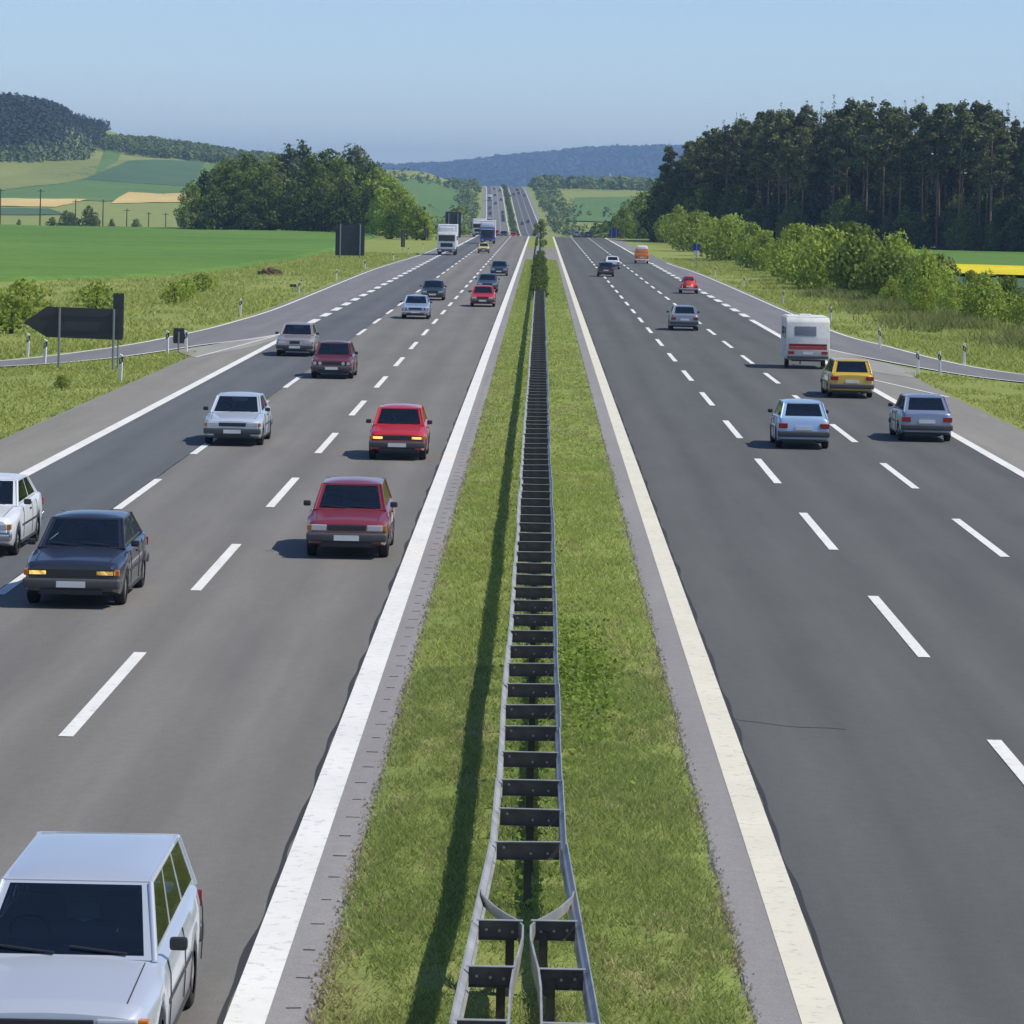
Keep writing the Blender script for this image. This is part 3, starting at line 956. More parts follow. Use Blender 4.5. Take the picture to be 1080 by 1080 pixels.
# median hedge and the bush on the crest
hd = empty("median_hedge", (0, 0, 0))
tag(hd, "dark green hedge growing over the guard rail down the median", "hedge")
rng = np.random.default_rng(88)
cl = []
for y in np.arange(261, 440, 1.6):
    k = min(1, (y - 255) / 14)
    for q in range(2):
        cr = rng.uniform(.32, .58)
        cl.append((rng.normal(0, .18), y + rng.uniform(-.6, .6), rng.uniform(.25, 1.2) * (1.05 if y < 300 else .85), cr, cr, cr * 1.0))
p, d = clump_points(15000, cl, rng)
keep = p[:, 2] > 0
v, f = leaves(p[keep], rng.uniform(.10, .24, keep.sum()), rng, outward=d[keep])
o = link("foliage", mesh_np("foliage", v, f, L_DARK), hd)
o["kind"] = "stuff"
tree("bush", 'mid', -.1, 700, 4.0, "round bush standing on the crest at the end of the median", "bush", None, 1.05, 3)
for j, (x, y, h) in enumerate([(-.6, 588, 1.2), (.8, 600, 1.0), (.3, 570, 1.3)]):
    tree("bush", 'shrubmid', x, y, h, ["low dark", "smaller", "foremost"][j] + " bush in the median just past the paved crossing", "bush", 'low bushes past the median crossing', .6)

# far woods: masses of small crowns
def mass(name, pts, hs, rs, m, label, n=16, conifer_=False, seed=1):
    rng = np.random.default_rng(seed)
    pts = np.asarray(pts)
    N = len(pts)
    z0 = ground(pts[:, 0], pts[:, 1])
    t = rng.uniform(0, 1, (N, n))
    ang = rng.uniform(0, 6.28, (N, n))
    H, R = np.asarray(hs)[:, None], np.asarray(rs)[:, None]
    prof = (1 - t) * .9 + .1 if conifer_ else np.sin(np.pi * (0.15 + 0.8 * t)) ** .7
    rr = R * prof * rng.uniform(.5, 1, (N, n)) ** .5
    c = np.stack([pts[:, :1] + rr * np.cos(ang), pts[:, 1:2] + rr * np.sin(ang), z0[:, None] + H * (.12 + .86 * t)], -1).reshape(-1, 3)
    d = np.stack([np.cos(ang), np.sin(ang), .5 + .8 * t], -1).reshape(-1, 3)
    v, f = leaves(c, (rng.uniform(.5, 1.1, (N, n)) * R * 4.0 / math.sqrt(n)).ravel(), rng, outward=d)
    return tag(link(name, mesh_np(name, v, f, m)), label, kind="stuff")

def scatter(n, x0, x1, y0, y1, test=None):
    p = np.stack([nrg.uniform(x0, x1, n), nrg.uniform(y0, y1, n)], 1)
    return p[test(p[:, 0], p[:, 1])] if test else p
FARCON = leafy("far_conifer", (0.030, 0.044, 0.022), (0.052, 0.068, 0.034), 0, 0)
FARDEC = leafy("far_broadleaf", (0.11, 0.155, 0.045), (0.18, 0.235, 0.068), 0.25, 0)
wx, wy = pix(99, 168, 0, 900)
w0x, w0y = pix(-40, 170, 0, 900)
p = scatter(11000, -720, wx * .9, w0y - 60, 3000, lambda x, y: (y > np.interp(x, [w0x, wx], [w0y, wy])) & (x < (wx - 3) * y / wy + np.clip((y - wy - 50) / 60, 0, 1) * 13 + 3 * np.sin(y / 17)))
hs = nrg.uniform(11, 17, len(p)) * np.clip(((wx - 3) * p[:, 1] / wy - p[:, 0] + 14) / 45, .55, 1)
mass("hill_forest", p, hs, hs * .24, FARCON, "dark conifer forest covering the hilltop", 26, True, 11)
p = scatter(220, -560, wx - 2, -14, 14)
p[:, 1] += np.interp(p[:, 0], [w0x, wx], [w0y, wy])
hs = nrg.uniform(6, 12, len(p))
mass("forest_edge_trees", p, hs, hs * .42, FARDEC, "paler broadleaf trees fringing the hill forest", 26, False, 12)
rx = [pix(110, 160, 0, 900), pix(160, 167, 0, 900), pix(212, 171, 0, 900)]
rxx = np.array(rx)[np.argsort(np.array(rx)[:, 0])]
p = scatter(2600, rxx[0, 0] - 4, rxx[-1, 0] + 40, 2380, 2860, lambda x, y: (y > np.interp(x, rxx[:, 0], rxx[:, 1])) & (x > (wx + np.where(y < wy + 60, 6, -6)) * y / wy))
hs = nrg.uniform(6, 10, len(p))
mass("ridge_wood", p, hs, hs * .38, FARDEC, "pale green broadleaf wood along the lower ridge", 34, False, 13)
p = scatter(17000, -750, 750, 9000, 12000)
hs = nrg.uniform(19, 31, len(p))
mass("far_woods", p, hs, hs * .55, FARCON, "wooded hill fading to blue on the horizon", 8, False, 14)
# hedges and thickets beside the far road
hp = []
for Y in np.arange(1660, 2750, 5.0):
    cxx = float(road_x(Y))
    for k in range(1):
        hp.append((cxx - 18.5 - abs(nrg.normal(0, 6)), Y + nrg.uniform(-4, 4)))
    for k in range(2):
        hp.append((cxx + 19 + abs(nrg.normal(0, 9)), Y + nrg.uniform(-4, 4)))
hp = np.array(hp)
hs = nrg.uniform(1.2, 4.6, len(hp)) * nrg.choice([.5, .7, 1, 1.2], len(hp))
mass("roadside_thicket", hp, hs, hs * .55, FARDEC, "green thicket lining both sides of the far road", 22, False, 15)
p = scatter(420, -12, 130, 2500, 2800, lambda x, y: (x > road_x(y) + 24))
hs = nrg.uniform(3, 10, len(p))
mass("far_thicket", p, hs, hs * .5, FARDEC, "green scrub and trees on the rise beyond the far road", 16, False, 16)
p = scatter(90, -160, -52, 2420, 2520)
hs = nrg.uniform(2, 7, len(p))
mass("far_thicket", p, hs, hs * .5, FARDEC, "dark hedge line along the top of the far meadow", 16, False, 17)
p = scatter(110, 12, 60, 960, 1260, lambda x, y: x > road_x(y) + 17)
hs = nrg.uniform(6, 12.5, len(p))
mass("hollow_trees", p, hs, hs * .38, leafy("hollow_leaf", (0.06, 0.095, 0.025), (0.20, 0.26, 0.06), .3, 0), "trees in the hollow beside the outbound road", 60, False, 18)
p = scatter(60, -50, -19, 830, 1150)
hs = nrg.uniform(4, 9, len(p))
mass("hollow_trees", p, hs, hs * .4, MATS["hollow_leaf"], "trees in the hollow beside the oncoming road", 60, False, 19)

hp = np.array([(float(road_x(Y)) + nrg.normal(0, .5), Y) for Y in np.arange(1640, 2700, 1.6)])
hs = nrg.uniform(.7, 1.8, len(hp))
mass("far_hedge", hp, hs, hs * .7, L_DARK, "dark hedge down the median of the distant uphill road", 10, False, 20)

# ------------------------------------------------------------------ grass blades
def blades(name, n, sampler, hgt, wid, m, label, seed):
    rng = np.random.default_rng(seed)
    p = sampler(n, rng)
    n = len(p)
    z = p[:, 2] if p.shape[1] > 2 else ground(p[:, 0], p[:, 1])
    h = rng.uniform(.45, 1.25, n) * hgt
    w = rng.uniform(.7, 1.3, n) * wid
    a = rng.uniform(0, 6.28, n)
    l = rng.uniform(0, 6.28, n)
    le = rng.uniform(.3, 1.6, n) * h
    b0 = np.stack([p[:, 0] + np.cos(a) * w / 2, p[:, 1] + np.sin(a) * w / 2, z], 1)
    b1 = np.stack([p[:, 0] - np.cos(a) * w / 2, p[:, 1] - np.sin(a) * w / 2, z], 1)
    tp = np.stack([p[:, 0] + np.cos(l) * le, p[:, 1] + np.sin(l) * le, z + h], 1)
    v = np.stack([b0, b1, tp], 1).reshape(-1, 3)
    return tag(link(name, mesh_np(name, v, np.arange(3 * n).reshape(-1, 3), m)), label, kind="stuff")

G_MED = leafy("grass_median", (0.17, 0.225, 0.06), (0.44, 0.52, 0.17), 0.5, 0)
G_MEDF = leafy("grass_median_pale", (0.23, 0.29, 0.065), (0.56, 0.65, 0.20), 0.5, 0)  # lighter grass tone for the farther stretches of the median
G_VERGE = leafy("grass_verge", (0.23, 0.28, 0.055), (0.54, 0.58, 0.18), 0.45, 0)
G_TALL = leafy("grass_tall", (0.13, 0.165, 0.04), (0.32, 0.35, 0.13), 0.45, 0)
def med_z(x, y):
    xn = (x - 0.08) / 1.97
    return 0.012 + 0.07 * (1 - xn ** 2) + 0.014 * vnoise(x, y, .35) * (1 - xn ** 2) - .01
def med(y0, y1):
    def f(n, rng):
        y = rng.uniform(y0, y1, n)
        x = rng.uniform(-1.86, 2.03, n)
        dens = 0.62 + 0.6 * vnoise(x, y * .35, .22) + .5 * vnoise(x + 31, y * .35, .9)
        k = (rng.uniform(0, 1, n) < np.clip(dens, .12, 1)) & (rng.uniform(0, 1, n) < np.clip((1.97 - np.abs(x - .08)) / .28, .08, 1))
        k &= (np.abs(x) > .16) | (rng.uniform(0, 1, n) < .6)
        return np.stack([x, y, med_z(x, y)], 1)[k]
    return f
blades("grass", 190000, med(27, 55), .085, .017, G_MED, "short green grass of the median by the guard rail", 1)
blades("grass", 130000, med(55, 100), .085, .028, G_MEDF, "grass of the median along the middle stretch of guard rail", 2)
blades("grass", 70000, med(100, 260), .075, .06, G_MEDF, "grass of the median towards the hedge", 3)
blades("grass", 50000, med(260, 447), .09, .12, G_MEDF, "grass of the median along the hedge", 33)
def dry_patches(n, rng):
    y = 27 + 150 * rng.uniform(0, 1, n) ** 1.6
    x = rng.uniform(-1.9, 2.06, n)
    k = vnoise(x + 70, y * .35, .55) + .35 * vnoise(x, y * .3, .2) + .35 * (np.abs(x - .08) > 1.6) > .42
    return np.stack([x, y, med_z(x, y)], 1)[k]
blades("dry_grass", 120000, dry_patches, .07, .02, leafy("grass_straw", (.24, .20, .09), (.52, .46, .26), .3, 0), "dry straw coloured grass in patches along the median", 44)
def leafy_patch(n, rng):
    y = np.concatenate([rng.normal(54, 3.5, n // 2), rng.uniform(36, 110, n - n // 2)])
    x = np.concatenate([rng.normal(.72, .28, n // 2), rng.normal(-.05, .22, n - n // 2)])
    return np.stack([x, y], 1)
rng = np.random.default_rng(5)
xy = leafy_patch(7000, rng)
p = np.stack([xy[:, 0], xy[:, 1], med_z(xy[:, 0], xy[:, 1]) + rng.uniform(.01, .16, len(xy))], 1)
v, f = leaves(p, rng.uniform(.04, .10, len(p)), rng, .7, np.tile([0, -.2, 1.0], (len(p), 1)), 1.2)
tag(link("ground_cover", mesh_np("ground_cover", v, f, leafy("weed_leaf", (0.12, 0.19, 0.03), (0.28, 0.40, 0.07), .4, 0))), "low broad leaved weeds growing round the guard rail", kind="stuff")
LLa, RIa = np.array(LL), np.array(RI)
def tri_left(n, rng):
    y = rng.uniform(98, 166, n)
    x = rng.uniform(-34, -15.55, n)
    o = np.argsort(LLa[:, 1])
    xr = np.interp(y, LLa[o, 1], LLa[o, 0])
    return np.stack([x, y], 1)[(x > xr + .3) & (rng.uniform(-.9, 1, n) < .25 + 1.1 * vnoise(x, y * .4, 1.6) + vnoise(x + 9, y * .4, 5))]
def tri_right(n, rng):
    y = rng.uniform(100, 159, n)
    x = rng.uniform(16.15, 34, n)
    o = np.argsort(RIa[:, 1])
    xr = np.interp(y, RIa[o, 1], RIa[o, 0])
    return np.stack([x, y], 1)[(x < xr - .3) & (rng.uniform(-.9, 1, n) < .25 + 1.1 * vnoise(x, y * .4, 1.6) + vnoise(x + 9, y * .4, 5))]
blades("grass", 100000, tri_left, .10, .06, G_VERGE, "rough grass in the wedge between exit ramp and shoulder", 6)
blades("grass", 100000, tri_right, .10, .06, G_VERGE, "rough grass in the wedge between entry ramp and shoulder", 7)
LUa, ROa = np.array(LU), np.array(RO)
def bank(arr, sgn, wdt):
    def f(n, rng):
        y = 150 + 330 * rng.uniform(0, 1, n) ** 1.6
        o = np.argsort(arr[:, 1])
        xe = np.interp(y, arr[o, 1], arr[o, 0])
        x = xe + sgn * (.25 + rng.uniform(0, 1, n) * wdt)
        k = rng.uniform(-.9, 1, n) < .2 + 1.1 * vnoise(x, y * .3, 1.8) + 1.1 * vnoise(x + 9, y * .3, 6)
        return np.stack([x, y], 1)[k]
    return f
blades("grass", 110000, bank(LUa, -1, 22), .22, .09, G_VERGE, "verge grass between the exit ramp and the crop field", 8)
blades("grass", 100000, bank(ROa, 1, 12), .22, .09, G_VERGE, "verge grass between the entry ramp and the shrubs", 9)
def tallg(n, rng):
    y = rng.uniform(165, 300, n)
    x = 25.0 + rng.normal(0, 1.6, n) + np.clip((215 - y) * .12, 0, 9)
    k = (wob(x, y, 4, 4) > -.2)
    return np.stack([x, y], 1)[k]
blades("tall_grass", 26000, tallg, .75, .09, G_TALL, "tall uncut grass at the foot of the shrubs", 10)
# gravel crumbs along the drain channels
rng = np.random.default_rng(21)
n = 5200
y = 27 + 75 * rng.uniform(0, 1, n) ** 1.5
side = rng.uniform(0, 1, n) < .6
x = np.where(side, -1.86 + rng.normal(0, .045, n), 2.03 + rng.normal(0, .04, n))
r = rng.uniform(.008, .028, n)
c = np.stack([x, y, .008 + r * .5], 1)
tet = np.array([(1, 0, -.6), (-.6, .9, -.6), (-.6, -.9, -.6), (0.1, 0, .9)])
v = (c[:, None, :] + tet[None] * r[:, None, None] * rng.uniform(.6, 1.2, (n, 4, 1)))
f = np.array([(0, 1, 3), (1, 2, 3), (2, 0, 3)])
tag(link("gravel", mesh_np("gravel", v.reshape(-1, 3), (f[None] + 4 * np.arange(n)[:, None, None]).reshape(-1, 3), leafy("gravel_stone", (.10, .09, .08), (.38, .36, .33), 0, 0))), "grey gravel crumbs along the edges of the median", kind="stuff")
# ------------------------------------------------------------------ guard rail
rail_root = empty("guard_rail", (0, 28, 0))
tag(rail_root, "long double sided steel guard rail with ladder like spacers down the median", "guard rail")
W_PROF = [(.050, .44), (.042, .465), (.004, .50), (.000, .53), (.036, .57), (.046, .60), (.036, .63), (.000, .67), (.004, .70), (.044, .738), (.052, .757)]
def rail_mesh(name, path, sgn, m):
    """W-beam along (x,y) points; sgn = side the waves face"""
    P_ = np.array(path, float)
    V, Fc = [], []
    K = len(W_PROF)
    for i, (x, y) in enumerate(P_):
        for th in (0, .012):
            for o_, z in W_PROF:
                V.append((x + sgn * (o_ - th), y - 28, z))
    for i in range(len(P_) - 1):
        a0, b0 = i * 2 * K, (i + 1) * 2 * K
        for j in range(K - 1):
            Fc.append((a0 + j, a0 + j + 1, b0 + j + 1, b0 + j))
            Fc.append((a0 + K + j + 1, a0 + K + j, b0 + K + j, b0 + K + j + 1))
        for j, q in ((0, 0), (K - 1, 1)):
            Fc.append((a0 + j, b0 + j, b0 + K + j, a0 + K + j))
    for e in (0, (len(P_) - 1) * 2 * K):
        for j in range(K - 1):
            Fc.append((e + j, e + j + 1, e + K + j + 1, e + K + j))
    return mesh_np(name, V, Fc, m)
def rail_half(y): return float(np.interp(y, [20, 28.3, 32.2, 36.2, 40, 500], [.64, .54, .44, .335, .325, .325]))
straight = [rail_mesh("rail", [(0, 28), (0, 32.06)], s, GALV) for s in (-1, 1)]
y = 20.2
k = 0
while y < 440:
    for q, s in enumerate((-1, 1)):
        j = rnd.uniform(-.012, .012) + .006 * math.sin(y * .11)
        if y < 40.2:
            pts = [(s * rail_half(t) + j, t) for t in np.linspace(y, y + 4.06, 5)]
            link("rail", rail_mesh("rail", pts, s, GALV), rail_root)
        else:
            o = link("rail", straight[q], rail_root, (s * .325 + j, y - 28, rnd.uniform(-.012, .012)))
            o.rotation_euler = (0, 0, rnd.uniform(-.003, .003))
    y += 4.0
for s in (-1, 1):
    link("rail", rail_mesh("rail", [(s * .325, t) for t in np.linspace(440, 740, 20)], s, GALV), rail_root)
# slim inner bars of the split end, bent in from the outer rails
for s in (-1, 1):
    pts = [(s * .435, 33.75), (s * .42, 33.5), (s * .30, 32.95), (s * .17, 32.55), (s * .075, 32.32), (s * .035, 32.1), (s * .035, 31.6), (s * .07, 30.9), (s * .105, 30.3), (s * .125, 29.6), (s * .13, 28.6), (s * .14, 26), (s * .15, 20)]
    bm = bmesh.new()
    rows_ = []
    for x, y in pts:
        hgt = .09 if y > 32.2 else .19
        rows_.append([bm.verts.new((x + o_, y - 28, z)) for o_, z in ((-.009, .75 - hgt), (.009, .75 - hgt), (.009, .754), (-.009, .754))])
    for r0, r1 in zip(rows_, rows_[1:]):
        for k in range(4):
            bm.faces.new((r0[k], r0[(k + 1) % 4], r1[(k + 1) % 4], r1[k]))
    bm.faces.new(rows_[0])
    bm.faces.new(rows_[-1])
    part("inner_bar", bm, GALV, rail_root, 50)
# spacers: a hanging web with a bright top flange and bolt heads
def spacer_mesh(w, seed):
    bm = bmesh.new()
    box(bm, (0, .03, .665), (w, .008, .165))
    box(bm, (0, 0.0, .752), (w + .02, .05, .007))
    box(bm, (0, 0.015, .580), (w, .035, .007))
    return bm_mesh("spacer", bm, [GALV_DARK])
sp_full = spacer_mesh(.63, 1)
cap_me = bm_mesh("spacer_flange", newbox((0, -.002, .7595), (.67, .045, .006)), GALV)
post_me = None
bm = bmesh.new()
box(bm, (-.035, .09, .32), (.008, .09, .68))
box(bm, (.035, .09, .32), (.008, .09, .68))
box(bm, (0, .05, .32), (.064, .008, .68))
post_me = bm_mesh("post", bm, POSTM)
bolt_bm = bmesh.new()
tube(bolt_bm, [(0, 0, 0), (0, -.018, 0)], .014, 6)
bolt_me = bm_mesh("bolt", bolt_bm, GALV)
ysp = [36.2 + 2.0 * i for i in range(116)]
for i, y in enumerate(ysp):
    dz = rnd.uniform(-.012, .012)
    o = link("spacer", sp_full, rail_root, (rnd.uniform(-.01, .01), y - 28, dz))
    o.rotation_euler = (0, rnd.uniform(-.018, .018), rnd.uniform(-.02, .02))
    link("spacer_flange", cap_me, o)
    if y < 60:
        for bx in (-.24, .2, .03):
            link("bolt", bolt_me, o, (bx, .025, .66 + (.04 if bx < 0 else -.02)))
    p_ = link("post", post_me, rail_root, (rnd.uniform(-.02, .02), y - 28, dz))
    if y > 268: continue
for y in (24.2, 26.3, 28.3, 30.3, 32.25):
    for s in (-1, 1):
        hw = rail_half(y)
        inner = .05 if y > 32 else (.11 if y > 30 else .145)
        w = hw - inner
        bm = bmesh.new()
        box(bm, (s * (hw + inner) / 2, .03, .665), (w - .01, .008, .165))
        box(bm, (s * (hw + inner) / 2, .015, .580), (w - .01, .035, .007))
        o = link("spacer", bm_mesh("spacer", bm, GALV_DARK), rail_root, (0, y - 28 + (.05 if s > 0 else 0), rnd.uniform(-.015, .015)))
        link("spacer_flange", bm_mesh("spacer_flange", newbox((s * (hw + inner) / 2, -.002, .757), (w + .03, .055, .006)), GALV), o)
        for bx in (.2, .5, .8):
            link("bolt", bolt_me, o, (s * (inner + w * bx), .025, .66 + .03 * (bx - .5)))
        link("post", post_me, rail_root, (s * (inner + .10), y - 28, -.01))

# ------------------------------------------------------------------ cars
KINDS = {
    'sedan': dict(L=4.5, W=1.70, H=1.40, wb=2.68, sh=.05,
                  prof=[(2.25, .56), (2.235, .70), (2.1, .765), (1.05, .90), (0, .925), (-1.40, .95), (-1.55, .965), (-2.12, .945), (-2.22, .88), (-2.25, .55)], cab=(1.08, .30, -.92, -1.58), tail=.90),
    'hatch': dict(L=4.0, W=1.66, H=1.41, wb=2.48, sh=.08,
                  prof=[(2.0, .54), (1.985, .68), (1.86, .75), (.92, .895), (0, .93), (-1.6, .96), (-1.90, .93), (-1.98, .86), (-2.0, .55)], cab=(.95, .25, -1.30, -1.88), tail=.86),
    'estate': dict(L=4.65, W=1.74, H=1.45, wb=2.70, sh=.12,
                   prof=[(2.32, .56), (2.305, .70), (2.16, .765), (1.12, .905), (0, .935), (-1.9, .965), (-2.22, .93), (-2.31, .86), (-2.325, .55)], cab=(1.15, .35, -1.86, -2.20), tail=.92),
    'saloon': dict(L=4.72, W=1.74, H=1.43, wb=2.80, sh=.06,
                   prof=[(2.36, .60), (2.345, .74), (2.22, .80), (1.0, .925), (0, .94), (-1.50, .965), (-1.65, .985), (-2.20, .97), (-2.33, .90), (-2.36, .55)], cab=(1.02, .22, -1.05, -1.72), tail=.92),
    'compact': dict(L=3.72, W=1.60, H=1.40, wb=2.36, sh=.10,
                    prof=[(1.86, .52), (1.84, .70), (1.70, .79), (.86, .92), (0, .95), (-1.5, .97), (-1.76, .93), (-1.83, .84), (-1.86, .55)], cab=(.90, .28, -1.26, -1.74), tail=.86),
}

def car_body(k):
    bm = bmesh.new()
    L, W = k['L'], k['W']
    R = .345
    wy = [k['wb'] / 2 + k['sh'], -k['wb'] / 2 + k['sh']]
    pf = sorted(k['prof'])
    ys = set(y for y, z in pf)
    for w in wy:
        for t in range(9):
            ys.add(round(w + R * math.cos(math.pi * t / 8), 4))
    for t in np.linspace(-L / 2, L / 2, 22):
        ys.add(round(float(t), 3))
    ys = sorted(ys)
    ys = [y for i, y in enumerate(ys) if i == 0 or y - ys[i - 1] > .012]
    rings = []
    for y in ys:
        zt = float(np.interp(y, [a for a, b in pf], [b for a, b in pf]))
        e = abs(y) / (L / 2)
        w = W / 2 * (1 - .10 * max(0, (e - .55) / .45) ** 2.2 - (.05 if e > .985 else 0))
        zb = .21 + .10 * max(0, (e - .8) / .2)
        arch = False
        for c in wy:
            if abs(y - c) <= R:
                zb = max(zb, .30 + math.sqrt(max(0, R * R - (y - c) ** 2)))
                arch = True
        zm = max(zb + .05, .21 + (zt - .21) * .52)
        z1 = min(max(zb + .025, .27), zt - .1)
        zm = min(zm, zt - .08)
        ring = [(0, zb), (.78 * w, zb), (.965 * w, zb + .004), (.985 * w, z1 if not arch else zb + .02), (w, zm), (.99 * w, (zm + zt) / 2 + .02), (.955 * w, zt - .045), (.90 * w, zt - .012), (.74 * w, zt + .004), (.35 * w, zt + .022), (0, zt + .028)]
        rings.append([bm.verts.new((x, y, z)) for x, z in ring] + [bm.verts.new((-x, y, z)) for x, z in ring[-2:0:-1]])
    n = len(rings[0])
    for r0, r1 in zip(rings, rings[1:]):
        for j in range(n):
            bm.faces.new((r0[j], r0[(j + 1) % n], r1[(j + 1) % n], r1[j]))
    bm.faces.new(rings[0])
    bm.faces.new(rings[-1])
    return bm

def patch(bm, q, t=.012, inset=(0, 0, 0, 0)):
    """a thin raised panel on a quad p00,p10,p11,p01; inset as fractions from left, right, bottom, top"""
    q = [Vector(p) for p in q]
    def at(u, v): return (q[0] * (1 - u) + q[1] * u) * (1 - v) + (q[3] * (1 - u) + q[2] * u) * v
    l, r, b_, tp = inset
    c = [at(l, b_), at(1 - r, b_), at(1 - r, 1 - tp), at(l, 1 - tp)]
    nrm = (c[1] - c[0]).cross(c[3] - c[0]).normalized()
    lo = [bm.verts.new(p - nrm * .01) for p in c]
    ctr = sum(c, Vector()) / 4
    hi = [bm.verts.new(p + (ctr - p).normalized() * .008 + nrm * t) for p in c]
    bm.faces.new(hi)
    for i in range(4):
        bm.faces.new((lo[i], lo[(i + 1) % 4], hi[(i + 1) % 4], hi[i]))

def wheel(root, x, y, r=.31, w=.19, rim=RIM):
    bm = bmesh.new()
    pr = [(-.5, .62), (-.5, .90), (-.42, .98), (-.3, 1.0), (.3, 1.0), (.42, .98), (.5, .90), (.5, .62)]
    n = 18
    rs = [[bm.verts.new((a * w, math.cos(6.2832 * i / n) * b_ * r, math.sin(6.2832 * i / n) * b_ * r)) for a, b_ in pr] for i in range(n)]
    for i in range(n):
        for j in range(len(pr) - 1):
            bm.faces.new((rs[i][j], rs[i][j + 1], rs[(i + 1) % n][j + 1], rs[(i + 1) % n][j]))
    t = link("wheel", bm_mesh("wheel", bm, TYRE, 50), root, (x, y, r))
    bm = bmesh.new()
    s = 1 if x > 0 else -1
    tube(bm, [(-s * w * .35, 0, 0), (s * w * .40, 0, 0)], r * .66, 16)
    tube(bm, [(s * w * .40, 0, 0), (s * w * .47, 0, 0)], [r * .30, r * .22], 10)
    link("rim", bm_mesh("rim", bm, rim, 40), t)

CARS = {}
def frame_side(bm, q, holes):
    """a flat wall of the greenhouse with window holes given as (u0, u1, v0, v1), left to right"""
    q = [Vector(p) for p in q]
    def at(u, v): return (q[0] * (1 - u) + q[1] * u) * (1 - v) + (q[3] * (1 - u) + q[2] * u) * v
    v0, v1 = holes[0][2], holes[0][3]
    us = [0.0]
    for h in holes: us += [h[0], h[1]]
    us.append(1.0)
    vs = [0.0, v0, v1, 1.0]
    g = [[bm.verts.new(at(u, v)) for u in us] for v in vs]
    for b_ in range(3):
        for a in range(len(us) - 1):
            if b_ == 1 and a % 2 == 1: continue
            bm.faces.new((g[b_][a], g[b_][a + 1], g[b_ + 1][a + 1], g[b_ + 1][a]))

